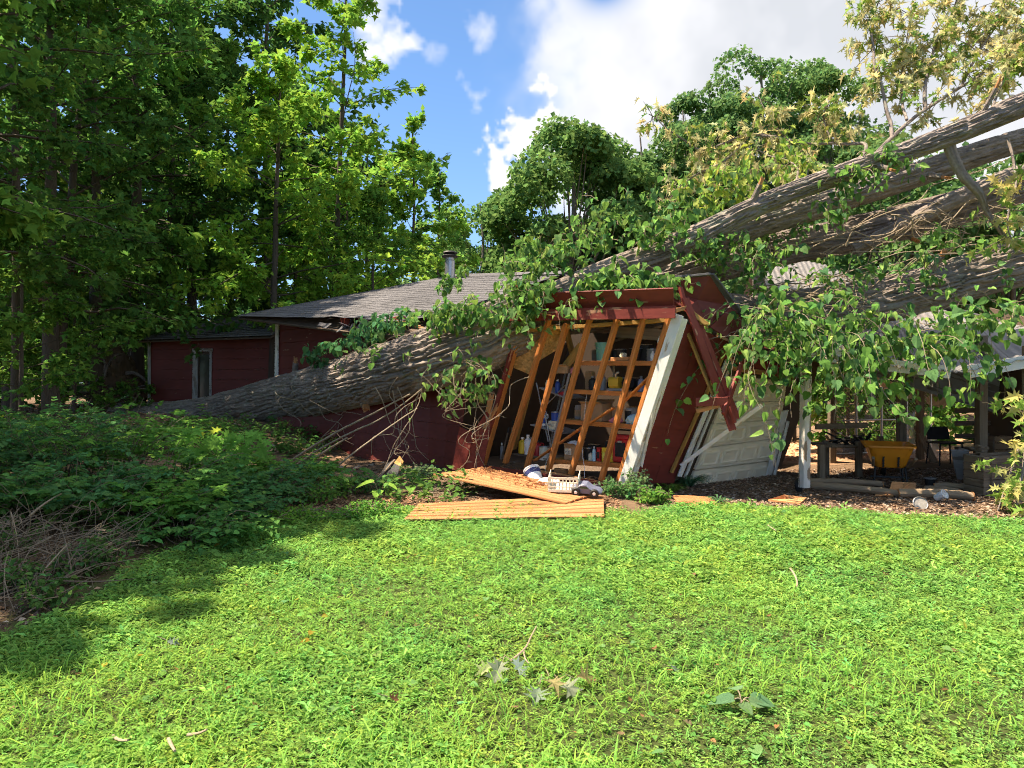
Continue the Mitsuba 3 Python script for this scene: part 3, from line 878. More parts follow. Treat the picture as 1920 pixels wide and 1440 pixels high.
def bucket(name, label, c, r, h, mat, axis=None, band=None):
    k = thing(name, label, 'bucket')
    part(k, 'tub', MB().lathe([(0, 0), (r * .82, 0), (r, h), (r * .96, h), (r * .79, .01), (0, .01)], c, 26, axis).ply(mat, 40))
    part(k, 'rim', MB().lathe([(r, h * .93), (r * 1.05, h * .94), (r * 1.05, h), (r, h)], c, 26, axis).ply(mat, 40))
    a = unit(UP if axis is None else axis)
    x = unit(np.cross(a, [0.3, 1, 0.1]))
    y = np.cross(a, x)
    part(k, 'bail', MB().tube([c + a * h * .9 + r * 1.08 * (math.cos(t) * x) + a * (-.55 * r * math.sin(t)) + y * r * .9 * math.sin(t) for t in np.linspace(0, math.pi, 11)], .004, 6).ply('mat_steel', 40))
    if band:
        part(k, 'label', MB().lathe([(r * .93, h * .55), (r * .985, h * .84)], c, 26, axis).ply(band, 40), 'dark blue printed band')
    return k


def bag(name, label, c, size, mat, seed, cat='bag'):
    m = trimesh.creation.icosphere(subdivisions=3)
    v = np.array(m.vertices)
    n = meshkit.fbm(v * 2.2 + seed, 4, seed)
    v = v * (0.65 + .75 * n)[:, None]
    v[:, 2] = np.maximum(v[:, 2], -.45)
    v = v * np.asarray(size) + np.asarray(c) + [0, 0, .45 * size[2]]
    return solo(name, mikit.ply((v, np.array(m.faces)), mat, smooth=35), label, cat)


# top shelf
bucket('bucket', 'teal plastic bucket on the top shelf between the studs', on('top', 1119, .16), .115, .27, 'mat_teal')
for i, (px, r) in enumerate(((1148, .085), (1176, .09))):
    k = thing('black_pot', 'left one of the two black round pots on the top shelf' if i == 0 else 'right one of the two black round pots on the top shelf', 'pot')
    part(k, 'bowl', MB().lathe([(0, 0), (r * .7, 0), (r, r * 1.4), (r * .95, r * 1.4), (r * .6, .02), (0, .02)], on('top', px, .22) + UP * .05, 20).ply('mat_dark', 40))
    part(k, 'rim', MB().lathe([(r * .97, r * 1.38), (r * 1.08, r * 1.42), (r * .97, r * 1.48)], on('top', px, .22) + UP * .05, 20).ply('mat_gray', 40))
solo('wood_block', MB().box(on('top', 1160, .06) + UP * .03, (.28, .1, .055), -.7, .006).ply('mat_torn_wood'), 'rough wood block on the edge of the top shelf below the pots', 'wood block')
k = thing('string_ball', 'loose pale ball of string on the wood block', 'string')
part(k, 'coil', MB().tube([on('top', 1164, .05) + UP * .085 + V(.05 * math.cos(t * 3.1) * math.cos(t), .04 * math.sin(t * 3.1), .028 * math.sin(t * 5)) for t in np.linspace(0, 9, 120)], .006, 5).ply('mat_cream'))
bottle('spray_can', 'small white spray can at the right end of the top shelf', on('top', 1220, .05), .03, .14, 'mat_white_plastic', 'mat_white_plastic')
for i, px in enumerate((1205, 1231)):
    can('paint_can', ('dark paint can left of the white spray can', 'dark paint can behind the white spray can')[i], on('top', px, .26), .08, .17, 'mat_gray')
bag('rag', 'crumpled white rag hanging over things at the top right of the shelves', on('top', 1234, .1) + UP * .17, (.06, .05, .12), 'mat_white_plastic', 3, 'rag')

# upper shelf: a yellow pump engine under a small tin stand
c = on('upper', 1152, .12)
k = thing('pump_engine', 'small dirty yellow pump engine on the second shelf', 'engine')
part(k, 'tank', MB().box(c + V(-.05, 0, .12), (.16, .14, .16), -.7, .03).ply('mat_pump_yellow'))
part(k, 'housing', MB().lathe([(0, 0), (.085, 0), (.09, .02), (.09, .07), (.06, .1), (0, .1)], c + V(.09, -.06, .10), 18, V(.5, -.8, .1)).ply('mat_dark', 40))
part(k, 'base', MB().box(c + V(0, 0, .02), (.3, .2, .035), -.7).ply('mat_gray'))
part(k, 'pipe', MB().tube([c + V(-.05, -.05, .18), c + V(-.06, -.08, .24), c + V(-.02, -.1, .27)], .02, 10).ply('mat_steel', 40))
k = thing('tin_stand', 'rusty tin tray on thin legs above the yellow engine', 'stand')
part(k, 'tray', MB().box(c + V(.02, 0, .40), (.34, .22, .014), -.7).ply('mat_old_wood'))
for q in ((-.08, -.02), (.10, -.12)):
    part(k, 'leg', MB().beam(c + V(q[0], q[1], .12), c + V(q[0], q[1], .40), .03, .012, up=V(0, 1, 0)).ply('mat_old_wood'))
for i, (px, r, h, mt, lb) in enumerate(((1096, .06, .2, 'mat_dark', 'dark jar at the left end of the second shelf'), (1116, .05, .24, 'mat_gray', 'gray bottle standing left of the yellow engine'),
                                       (1188, .05, .22, 'mat_gray_blue', 'blue gray bottle right of the yellow engine'), (1202, .05, .19, 'mat_glass_dark', 'dark glass bottle at the right end of the second shelf'))):
    bottle('jar' if i in (0, 3) else 'bottle', lb, on('upper', px, .2), r, h, mt, 'mat_gray', 'jar' if i in (0, 3) else 'bottle')

# middle shelf
carton('cardboard_box', 'large open brown cardboard box on the middle shelf', on('mid', 1103, .21), (.36, .28, .25), -.72, True, False)
bag('plastic_bag', 'pale blue plastic bag at the right end of the middle shelf', on('mid', 1182, .10), (.115, .09, .095), 'mat_pale_blue', 8)
bag('rag', 'small pile of white and pink rags right of the cardboard box', on('mid', 1148, .1), (.09, .07, .06), 'mat_pink', 21, 'rag')
can('paint_can', 'dark can behind the pile of rags on the middle shelf', on('mid', 1160, .3), .08, .18, 'mat_dark')
# low shelf
carton('labelled_box', 'brown cardboard box with a pale label on the lowest shelf', on('low', 1066, .13), (.20, .2, .22), -.72, True, True)
bag('paper_wad', 'white crumpled paper sticking out of the labelled box', on('low', 1066, .13) + UP * .20, (.09, .08, .05), 'mat_white_plastic', 5, 'paper')
bottle('bottle', 'short cream bottle on the lowest shelf beside the labelled box', on('low', 1099, .12), .04, .13, 'mat_cream', 'mat_dark')
bottle('spray_bottle', 'slim pale blue spray bottle on the lowest shelf', on('low', 1108, .08), .028, .21, 'mat_pale_blue', 'mat_white_plastic')
for i, (px, w, mt, lb) in enumerate(((1116, .055, 'mat_red_plastic', 'narrow red carton between the spray bottle and the yellow cartons'),
                                     (1127, .075, 'mat_yellow', 'left one of the two yellow cartons on the lowest shelf'), (1139, .075, 'mat_yellow', 'right one of the two yellow cartons on the lowest shelf'))):
    c = on('low', px, .1)
    k = thing('carton', lb, 'carton')
    part(k, 'body', MB().box(c + UP * .1, (w, .05, .20), -.72, .003).ply(mt))
    part(k, 'label', MB().box(c + UP * .09 - Vv * .027, (w * .7, .004, .09), -.72, .001).ply('mat_dark' if i == 0 else 'mat_lime'))
c = on('low', 1160, .14)
k = thing('toolbox', 'red and black case with a handle at the right end of the lowest shelf', 'case')
part(k, 'body', MB().box(c + UP * .17, (.25, .2, .33), -.72, .02).ply('mat_red_plastic'))
part(k, 'lid', MB().box(c + UP * .36, (.28, .22, .07), -.72, .02).ply('mat_red_plastic'))
part(k, 'handle', MB().tube([c + Uv * -.12 + UP * .4, c + Uv * -.12 + UP * .46, c + Uv * .12 + UP * .46, c + Uv * .12 + UP * .4], .012, 8).ply('mat_dark', 40))
part(k, 'front_plate', MB().box(c + UP * .19 - Vv * .104, (.16, .01, .2), -.72, .004).ply('mat_dark'))
part(k, 'latch', MB().box(c + UP * .30 - Vv * .11, (.07, .012, .03), -.72, .004).ply('mat_steel'))
for i, (px, d, mt, lb) in enumerate(((1085, .26, 'mat_dark', 'dark can behind the labelled box'), (1132, .28, 'mat_gray', 'gray can behind the yellow cartons'))):
    can('paint_can', lb, on('low', px, d), .07, .17, mt)

# filler cans and boxes added to darken the back of every shelf
CROWD = ('mat_dark', 'mat_gray', 'mat_dark', 'mat_red_plastic', 'mat_gray_blue', 'mat_dark', 'mat_old_wood', 'mat_cardboard')
gs = np.random.default_rng(88)
for nm, pxs in (('top', (1098, 1134, 1190, 1216)), ('upper', (1080, 1104, 1126, 1140, 1172, 1196, 1210)), ('mid', (1062, 1076, 1134, 1166, 1192)), ('low', (1044, 1058, 1092, 1106, 1120, 1146, 1170))):
    for px in pxs:
        h, w = gs.uniform(.14, .27), gs.uniform(.06, .10)
        c, mt = on(nm, px, gs.uniform(.29, .36)), CROWD[gs.integers(0, 8)]
        if gs.random() < .5:
            k = thing('filler_can', 'added can or jar that darkens the back row of the shelves', 'can', 'added cans and boxes in the back row of the shelves')
            part(k, 'body', MB().lathe([(0, 0), (w * .95, 0), (w, .02), (w, h * .8), (w * .9, h * .86), (w * .9, h), (0, h)], c, 16).ply(mt, 40))
            part(k, 'label', MB().lathe([(w * 1.02, h * .2), (w * 1.02, h * .65)], c, 16).ply(CROWD[gs.integers(0, 8)], 40))
        else:
            k = thing('filler_box', 'added small box that darkens the back row of the shelves', 'box', 'added small boxes in the back row of the shelves')
            part(k, 'body', MB().box(c + UP * h / 2, (w * 2, w * 1.5, h), -.72 + gs.normal(0, .15), .004).ply(mt))
            part(k, 'flap', MB().box(c + UP * (h + .01), (w * 1.9, w * .8, .01), -.72, .002).ply('mat_cardboard'))

# folding metal rack at the left, with bottles
k = thing('metal_rack', 'thin gray metal shelf rack standing behind the left studs', 'rack')
rk = [(1064, 700, 1030, 846), (1008, 722, 1030, 826)]
part(k, 'post', MB().beam(W(1068, 700, .30), W(1032, 850, .30), .035, .02, up=Vv).ply('mat_gray'))
part(k, 'post', MB().beam(W(1006, 718, .55), W(1028, 828, .45), .02, .02, up=Vv).ply('mat_steel'))
part(k, 'post', MB().beam(W(1060, 700, .85), W(1030, 840, .85), .03, .02, up=Vv).ply('mat_gray'))
part(k, 'cross_strut', MB().beam(W(1060, 722, .32), W(1018, 766, .45), .015, .012, up=Vv).ply('mat_steel'))
part(k, 'cross_strut', MB().beam(W(1022, 780, .32), W(1034, 842, .32), .02, .012, up=Vv).ply('mat_steel'))
RK = {}
for nm, a, b in (('hi', (1010, 726), (1062, 746)), ('lo', (994, 795), (1052, 812)), ('bot', (960, 850), (1040, 862))):
    pa, pb = W(*a, .32), W(*b, .32)
    SH['rack_' + nm] = (pa, pb)
    part(k, 'shelf', MB().slab([pa - UP * .01, pb - UP * .01, pb + Vv * .5 - UP * .01, pa + Vv * .5 - UP * .01], .015).ply('mat_gray' if nm != 'bot' else 'mat_old_wood'))
c = W(1050, 704, .3)
carton('torn_box', 'torn open brown box on top of the metal rack', W(1056, 700, .36), (.22, .2, .10), -.5, True, False)
bag('rag', 'pink crumpled cloth beside the torn box on the metal rack', W(1078, 700, .35), (.07, .06, .06), 'mat_pink', 31, 'cloth')
bottle('bottle', 'blue bottle lying on the upper shelf of the metal rack', on('rack_hi', 1038, .1), .04, .2, 'mat_blue', 'mat_white_plastic')
bottle('bottle', 'cream bottle with pointed cap on the upper shelf of the metal rack', on('rack_hi', 1018, .1), .03, .13, 'mat_cream', 'mat_cream')
bag('rag', 'red rag on the upper shelf of the metal rack', on('rack_hi', 1050, .12), (.1, .06, .04), 'mat_red_plastic', 41, 'cloth')
bottle('jug', 'white jug with blue label on the lower shelf of the metal rack', on('rack_lo', 1009, .12), .055, .22, 'mat_white_plastic', 'mat_blue', 'jug', .4, True, 'mat_blue')
bottle('jug', 'orange and white jug leftmost on the lower shelf of the metal rack', on('rack_lo', 1001, .2), .05, .24, 'mat_white_plastic', 'mat_orange', 'jug', .4, True, 'mat_orange')
carton('small_carton', 'cream cardboard carton on the lower shelf of the metal rack', on('rack_lo', 1032, .12) - UP * .0, (.16, .14, .13), -.72, False, True, 'mat_cream')
can('tin', 'round blue and white tin on top of the cream carton', on('rack_lo', 1032, .12) + UP * .136, .065, .13, 'mat_blue')
bottle('bottle', 'thin white bottle at the right of the blue tin', on('rack_lo', 1046, .1), .025, .24, 'mat_white_plastic', 'mat_cream')
bottle('bottle', 'yellow bottle under the lower shelf of the metal rack', on('rack_lo', 1040, .06), .022, .15, 'mat_yellow', 'mat_white_plastic')
bottle('jug', 'yellow detergent jug standing on the floor behind the second stud', W(980, 850, .35), .065, .25, 'mat_yellow', 'mat_white_plastic', 'jug', .35, True)
bottle('jug', 'white jug on the floor right of the yellow jug', W(990, 852, .32), .06, .30, 'mat_white_plastic', 'mat_white_plastic', 'jug', .35, True)
bottle('jug', 'dark red jug on the floor behind the third stud', W(1008, 856, .5), .07, .25, 'mat_red_plastic', 'mat_dark', 'jug', .4, True)
can('paint_can', 'cream paint can on the floor beside the lowest brace', W(1021, 862, .4), .085, .2, 'mat_cream')
bottle('bottle', 'thin gray bottle on the floor by the leftmost stud', W(941, 860, .4), .03, .25, 'mat_gray', 'mat_white_plastic')
solo('floor_board', MB().beam(W(960, 868, .3), W(1008, 858, .9), .09, .03, jag=(.05, .05)).ply('mat_old_wood'), 'weathered board lying on the shed floor behind the left studs', 'board')
solo('floor_brick', MB().box(W(1052, 888, .3) + UP * .04, (.20, .09, .07), -.7).ply('mat_torn_wood'), 'tan block lying on the shed floor under the lowest shelf', 'block')
for i, (a, b) in enumerate((((955, 842, .5), (961, 800, .5)), ((940, 862, .35), (952, 812, .5)))):
    k = thing('tool_handle', ('right one of two wooden tool handles leaning at the left of the shed', 'left one of two wooden tool handles leaning at the left of the shed')[i], 'tool')
    part(k, 'shaft', MB().tube([W(*a), W(*b)], .014, 8).ply('mat_old_wood', 40))
    part(k, 'grip', MB().tube([W(*b), W(*b) + unit(W(*b) - W(*a)) * .1], .018, 8).ply('mat_dark', 40))
k = thing('cable', 'thin white cable hanging down from the lowest shelf', 'cable')
part(k, 'wire', MB().tube(spline([W(1100, 740, .2), W(1094, 800, .2), W(1092, 850, .1), W(1096, 880, .1), W(1094, 915, .0)], 24), .004, 5).ply('mat_white_plastic', 40))
k = thing('cable', 'thin dark cable hanging at the left beside the metal rack', 'cable')
part(k, 'wire', MB().tube(spline([W(1034, 850, .1), W(1024, 868, .05), W(1022, 884, .0), W(1018, 892, -.05)], 20), .004, 5).ply('mat_cream', 40))
solo('shelf_litter', None, 'scraps of plaster and paper along the sill of the open wall', 'litter', kind='stuff')
m = MB()
for i in range(160):
    q = W(rng.uniform(930, 1166), 0, .0)
    s = rng.random()
    p = lerp(BASE_L, BASE_R, s) + Vv * rng.uniform(-.02, .5) + UP * rng.uniform(.03, .06)
    a, b = rng.normal(0, .04, 3) * [1, 1, .3], rng.normal(0, .04, 3) * [1, 1, .3]
    m.slab([p, p + a, p + a + b, p + b * .8], .004)
scene['shelf_litter'] = m.ply('mat_torn_wood')

# ------------------------------------------------------------------ siding sheets and things on the ground in front
def grooved(pa, pb, pc, pd, thick=.016, pitch=.10, along='ab'):
    """A sheet with corners a b c d; grooves run along a-b, cut into the upper face."""
    pa, pb, pc, pd = [np.asarray(x, float) for x in (pa, pb, pc, pd)]
    w = np.linalg.norm(pd - pa)
    L = np.linalg.norm(pb - pa)
    n = unit(np.cross(pb - pa, pd - pa))
    n = n if n[2] > 0 else -n
    k = max(3, int(round(w / pitch)))
    prof = []
    for i in range(k):
        s0, s1 = i / k, (i + 1) / k
        g = .012 / w
        prof += [(s0 + g, 0), (s0 + g * 1.6, 1), (s1 - g * 1.6, 1), (s1 - g, 0)]
    prof = [(0, 1)] + prof[2:-2] + [(1, 1)]
    s, hgt = np.array(prof).T
    ns = 10
    us = np.linspace(0, 1, ns + 1)
    top = np.array([[lerp(lerp(pa, pd, a), lerp(pb, pc, a), u) + n * (-.014 * (1 - h)) + n * .02 * (meshkit.noise(V(u * 3, a * 2, 0), 9) - .5) for a, h in zip(s, hgt)] for u in us])
    m = len(s)
    i, j = np.meshgrid(np.arange(ns), np.arange(m - 1), indexing='ij')
    q = np.stack([i * m + j, (i + 1) * m + j, (i + 1) * m + j + 1, i * m + j + 1], -1).reshape(-1, 4)
    uv = np.stack(np.broadcast_arrays(us[:, None] * L, s[None] * w), -1).reshape(-1, 2) + rng.random(2) * 30
    mb = MB()
    mb.add(top.reshape(-1, 3), q, uv)
    mb.add(top.reshape(-1, 3) - n * thick, q[:, ::-1], uv)
    for edge in (top[0], top[-1][::-1], top[:, 0][::-1], top[:, -1]):
        e = np.asarray(edge)
        r = len(e)
        v = np.vstack([e, e - n * thick])
        mb.add(v, [[a, a + 1, r + a + 1, r + a] for a in range(r - 1)], np.column_stack([np.tile(np.arange(r) * .02, 2), np.repeat([0, thick], r)]))
    return mb


def G(px, py, lift=.0):
    """The ground point that the photograph shows at (px, py)."""
    Y = 9.0
    for _ in range(14):
        Yn = (CAM_Z - lift - float(ground_z((px - 960) / FPX * Y, Y))) * FPX / max(py - 720, 1)
        Y = .5 * Y + .5 * min(Yn, 40)
    return V((px - 960) / FPX * Y, Y, float(ground_z((px - 960) / FPX * Y, Y)) + lift)


solo('siding_sheet', grooved(G(757, 974, .07), G(1133, 967, .07), G(1131, 929, .09), G(785, 945, .08), .016, .15).ply('mat_plywood'),
     'long orange grooved plywood siding sheet lying level on the edge of the lawn', 'siding sheet')
solo('siding_sheet', grooved(G(812, 889, .24), G(1060, 942, .10), G(1118, 926, .11), G(905, 876, .24), .016, .15).ply('mat_plywood'),
     'orange grooved plywood siding sheet sloping down from the shed sill', 'siding sheet')
solo('siding_scrap', grooved(G(1272, 949, .03), G(1345, 947, .04), G(1336, 932, .05), G(1262, 929, .05), .014, .09).ply('mat_plywood'),
     'small orange plywood scrap beside the strappy plants', 'plywood scrap')
solo('siding_scrap', MB().slab([G(1440, 938, .04), G(1500, 945, .02), G(1512, 934, .05), G(1470, 929, .1)], .02).ply('mat_torn_wood'), 'torn orange plywood scrap on the dirt in front of the carport', 'plywood scrap')
m = MB()
for i in range(260):
    s, t = rng.random(), rng.random() ** 1.5
    p = lerp(lerp(G(812, 889, .26), G(1060, 942, .12), s * .7), lerp(G(905, 876, .26), G(1118, 926, .13), s * .7), 1 - t * .5)
    a, b = rng.normal(0, .035, 3) * [1, 1, .2], rng.normal(0, .012, 3)
    m.slab([p, p + a, p + a + b, p + b], .003)
solo('splinter_litter', m.ply('mat_torn_wood'), 'small bark chips and splinters scattered on the sloping siding sheet', 'litter', kind='stuff')
bucket('white_bucket', 'white plastic bucket with a dark blue band lying below the sill', G(1010, 908, .10) + V(-.02, .1, .0), .115, .23, 'mat_white_plastic', axis=V(-.25, .5, .6), band='mat_navy')
bag('white_sack', 'crumpled white plastic sack between the bucket and the basket', G(1030, 916, .10), (.17, .12, .09), 'mat_white_plastic', 13)
# basket
bc = G(1057, 921, .16)
k = thing('basket', 'cream plastic basket with slotted sides lying against the sill', 'basket')
bx, by = unit(V(.95, -.25, 0)), unit(V(.2, .9, .35))
for i in range(9):
    part(k, 'slat', MB().beam(bc + bx * (.042 * i - .18), bc + bx * (.042 * i - .18) + UP * .15 + by * .02, .014, .006, up=by, cham=.001).ply('mat_cream'))
for z in (0, .05, .10, .15):
    part(k, 'rail', MB().beam(bc + bx * -.19 + UP * z, bc + bx * .17 + UP * z + by * .0, .008, .014 if 0 < z < .15 else .03, cham=.001).ply('mat_cream'))
for i in (0, 1):
    e = bc + bx * (-.19 if i == 0 else .17)
    part(k, 'end', MB().slab([e, e + by * .22, e + by * .22 + UP * .15, e + UP * .15], .008).ply('mat_cream'))
part(k, 'bottom', MB().slab([bc + bx * -.19, bc + bx * .17, bc + bx * .17 + by * .22, bc + bx * -.19 + by * .22], .008).ply('mat_cream'))
# toy car
tc = G(1098, 923, .14)
tx, ty = unit(V(.96, -.27, -.05)), unit(V(.27, .96, .2))
tz = np.cross(tx, ty)
k = thing('toy_car', 'faded blue gray plastic toy car lying beside the basket', 'toy car')


def car_pt(x, y, z):
    return tc + tx * x + ty * y + tz * z


pf = [(-.16, .02), (-.17, .06), (-.12, .075), (-.07, .12), (.02, .125), (.08, .08), (.17, .06), (.20, .03), (.18, .01)]
m = MB()
for y0, y1, ins0, ins1 in ((-.085, -.06, .8, 1), (-.06, .06, 1, 1), (.06, .085, 1, .8)):
    r0 = np.array([car_pt(x * ins0, y0, z * (.9 if ins0 < 1 else 1)) for x, z in pf])
    r1 = np.array([car_pt(x * ins1, y1, z * (.9 if ins1 < 1 else 1)) for x, z in pf])
    n = len(pf)
    m.add(np.vstack([r0, r1]), [[i, (i + 1) % n, n + (i + 1) % n, n + i] for i in range(n)])
    for r in (r0, r1):
        m.add(np.vstack([r, r.mean(0)]), [[n, i, (i + 1) % n] for i in range(n)])
part(k, 'body', m.ply('mat_toy', 40))
part(k, 'window', MB().slab([car_pt(-.06, -.088, .075), car_pt(.05, -.088, .075), car_pt(.015, -.08, .11), car_pt(-.05, -.08, .11)], .004).ply('mat_glass_dark'))
for x in (-.10, .12):
    for y in (-.095, .095):
        w = part(k, 'wheel', MB().lathe([(0, -.02), (.045, -.02), (.052, -.01), (.052, .01), (.045, .02), (.02, .02), (0, .012)], car_pt(x, y, .03), 20, -ty).ply('mat_dark', 40))
        part(w, 'hub', MB().lathe([(.02, .02), (.018, .026), (0, .026)], car_pt(x, y, .03), 14, -ty).ply('mat_white_plastic', 40))
# dark tile and plank piece in the shade under the trunk
solo('black_board', MB().slab([G(705, 905, .03), G(742, 905, .03), P(752, 868, 10.4), P(738, 862, 10.5), P(728, 868, 10.5)], .02).ply('mat_dark'), 'black torn board leaning in the shade below the trunk', 'board')
solo('torn_plank', MB().slab([P(738, 870, 10.4), P(750, 855, 10.4), P(757, 866, 10.35), P(749, 878, 10.3)], .02).ply('mat_osb'), 'pale torn piece of chipboard on the tip of the black board', 'wood piece')
solo('narrow_lath', MB().beam(G(706, 902, .05), P(740, 862, 10.45), .03, .02).ply('mat_old_wood'), 'narrow lath along the left edge of the black board', 'lath')

# ------------------------------------------------------------------ carport to the right
cp = thing('carport', 'low open carport with pale posts and metal roof crushed by the fallen limbs', 'carport')
gz = lambda x, y: float(ground_z(x, y))


def gp(px, Y, lift=0.0):
    x = (px - 960) / FPX * Y
    return V(x, Y, gz(x, Y) + lift)


part(cp, 'post', MB().beam(P(1508, 914, 9.85), P(1512, 640, 9.85), .115, .115, up=V(.3, -.95, 0), cham=.008).ply('mat_worn_white'), 'pale weathered front post of the carport')
for px, Y in ((1690, 11.9), (1840, 10.6), (1560, 13.6), (1725, 14.2), (1905, 13.8), (1930, 9.4)):
    b = gp(px, Y)
    part(cp, 'post', MB().beam(b, b + UP * (2.1 + .35 * (Y - 9.8) * .5), .12, .12, up=V(0, 1, 0)).ply('mat_old_wood'))


def edge(s):
    """Front eave of the carport, sagging to a V under the trunk."""
    return np.array([np.interp(s, [0, .35, .55, .70, 1], q) for q in
                     ((3.85, 5.15, 5.75, 6.1, 7.6), (9.95, 9.9, 9.75, 9.65, 9.1), (2.16, 1.93, 1.86, 1.80, 2.12))])


def back(s):
    return np.array([np.interp(s, [0, .35, .55, .70, 1], q) for q in
                     ((4.6, 6.0, 6.8, 7.4, 9.2), (13.4, 13.4, 13.3, 13.2, 12.8), (4.1, 3.8, 3.4, 3.1, 2.6))])


NS = 6
for k in range(NS):                                             # corrugated sheets
    s0, s1 = k / NS + .002, (k + 1) / NS + .012
    nu, nv = 48, 8
    rows = []
    for t in np.linspace(-.02, 1, nv):
        row = []
        for s in np.linspace(s0, s1, nu):
            p = lerp(edge(s), back(s), t)
            sag = -.22 * math.exp(-((t - .18) / .2) ** 2) * (0.4 + .6 * math.sin(s * math.pi))
            row.append(p + UP * (sag + .011 * math.sin(s * 78 * math.pi) + .006 * (k % 2)))
        rows.append(row)
    v = np.array(rows).reshape(-1, 3)
    i, j = np.meshgrid(np.arange(nv - 1), np.arange(nu - 1), indexing='ij')
    q = np.stack([i * nu + j, i * nu + j + 1, (i + 1) * nu + j + 1, (i + 1) * nu + j], -1).reshape(-1, 4)
    part(cp, 'roof_sheet', mikit.ply((v, q), 'mat_roof_metal', smooth=True))
for (a, b) in ((0, .34), (.345, .66), (.72, 1.0)):
    m = MB()
    n = 4
    for i in range(n):
        sa, sb = lerp(a, b, i / n), lerp(a, b, (i + 1) / n)
        m.beam(edge(sa) - UP * .11 + V(0, -.03, 0), edge(sb) - UP * .11 + V(0, -.03, 0), .03, .17)
    part(cp, 'fascia', m.ply('mat_white'), 'white fascia board of the carport' + (' split off and sagging' if a < .7 else ' still straight at the right'))
part(cp, 'fascia', MB().beam(P(1555, 655, 9.7), P(1730, 690, 9.55), .03, .07, jag=(.05, .1)).ply('mat_white'), 'loose white trim strip under the sagging fascia')
for k in range(7):
    s = k / 6.5 + .03
    part(cp, 'rafter', MB().beam(edge(s) - UP * .14 + V(0, .1, 0), back(s) - UP * .14, .04, .13).ply('mat_old_wood'))
part(cp, 'rear_gable', MB().slab([back(0) + V(0, .05, -.1), back(1) + V(0, .05, -.1), back(1) + V(0, .05, -1.7), back(0) + V(0, .05, -1.7)], .03).ply('mat_gray_board'))
part(cp, 'rear_roof', MB().slab([back(0), back(1), back(1) + V(.6, 3.2, -1.6), back(0) + V(.6, 3.2, -1.6)], .03).ply('mat_roof_metal'))
part(cp, 'side_wall', MB().slab([V(8.6, 9.2, .1), V(8.9, 13.6, .1), V(9.1, 13.4, 3.0), V(8.3, 9.2, 2.0)], .03).ply('mat_interior'))  # dark sheet added to blacken the right side under the roof
for k in range(5):
    part(cp, 'wall_slat', MB().beam(P(1790, 770 + k * 24, 13.2), P(1960, 768 + k * 24, 12.9), .09, .025, up=V(0, 1, 0)).ply('mat_old_wood'))

# wheelbarrow
wc = gp(1669, 10.6)
k = thing('wheelbarrow', 'yellow wheelbarrow seen from behind in the shade of the carport', 'wheelbarrow')
wz = wc[2]


WA = math.atan2(wc[0], wc[1]) - .10


def Q(x, y, z):
    return wc + V(math.cos(WA) * x + math.sin(WA) * y, -math.sin(WA) * x + math.cos(WA) * y, z)


ztop, zbot = .60, .27
rings = []
for x0, x1, y0, y1, z in ((-.20, .20, -.03, .70, zbot), (-.215, .215, -.05, .73, zbot + .03), (-.32, .32, -.13, .90, ztop), (-.345, .345, -.155, .94, ztop), (-.345, .345, -.155, .94, ztop - .025)):
    r = []
    for cx, cy, a0 in ((x1, y1, 0), (x0, y1, 90), (x0, y0, 180), (x1, y0, 270)):
        for a in np.linspace(a0, a0 + 90, 6):
            sx, sy = (1 if cx > 0 else -1), (1 if cy > .3 else -1)
            r.append(Q(cx - sx * .09 + .09 * math.cos(math.radians(a)), cy - sy * .09 + .09 * math.sin(math.radians(a)), z))
    rings.append(r)
v = np.array(rings).reshape(-1, 3)
n = len(rings[0])
f = [[a * n + i, a * n + (i + 1) % n, (a + 1) * n + (i + 1) % n, (a + 1) * n + i] for a in range(4) for i in range(n)]
m = MB().add(v, f)
m.add(np.vstack([rings[0], [Q(0, .35, zbot)]]), [[n, i, (i + 1) % n] for i in range(n)])
part(k, 'tub', m.ply('mat_tub', 40))
for sx in (-1, 1):
    part(k, 'handle', MB().tube([Q(sx * .27, -.55, .46), Q(sx * .24, -.1, .30), Q(sx * .17, .5, .24), Q(sx * .06, 1.15, .2)], .02, 8).ply('mat_old_wood', 40))
    part(k, 'leg', MB().tube([Q(sx * .20, .0, .28), Q(sx * .22, -.06, .02), Q(sx * .20, .18, .02), Q(sx * .18, .24, .27)], .014, 8).ply('mat_dark', 40))
    part(k, 'tub_brace', MB().beam(Q(sx * .10, -.07, .28), Q(sx * .10, -.12, .44), .03, .01, up=V(0, 1, 0)).ply('mat_dark'))
part(k, 'cross_bar', MB().beam(Q(-.26, .06, .12), Q(.26, .06, .12), .02, .03).ply('mat_dark'))
w = part(k, 'wheel', MB().lathe([(.10, -.04), (.17, -.045), (.20, -.02), (.20, .02), (.17, .045), (.10, .04)], Q(0, 1.15, .2), 24, V(math.cos(WA), -math.sin(WA), 0)).ply('mat_dark', 40))
part(w, 'rim', MB().lathe([(0, -.02), (.10, -.03), (.10, .03), (0, .02)], Q(0, 1.15, .2), 20, V(math.cos(WA), -math.sin(WA), 0)).ply('mat_gray', 40))

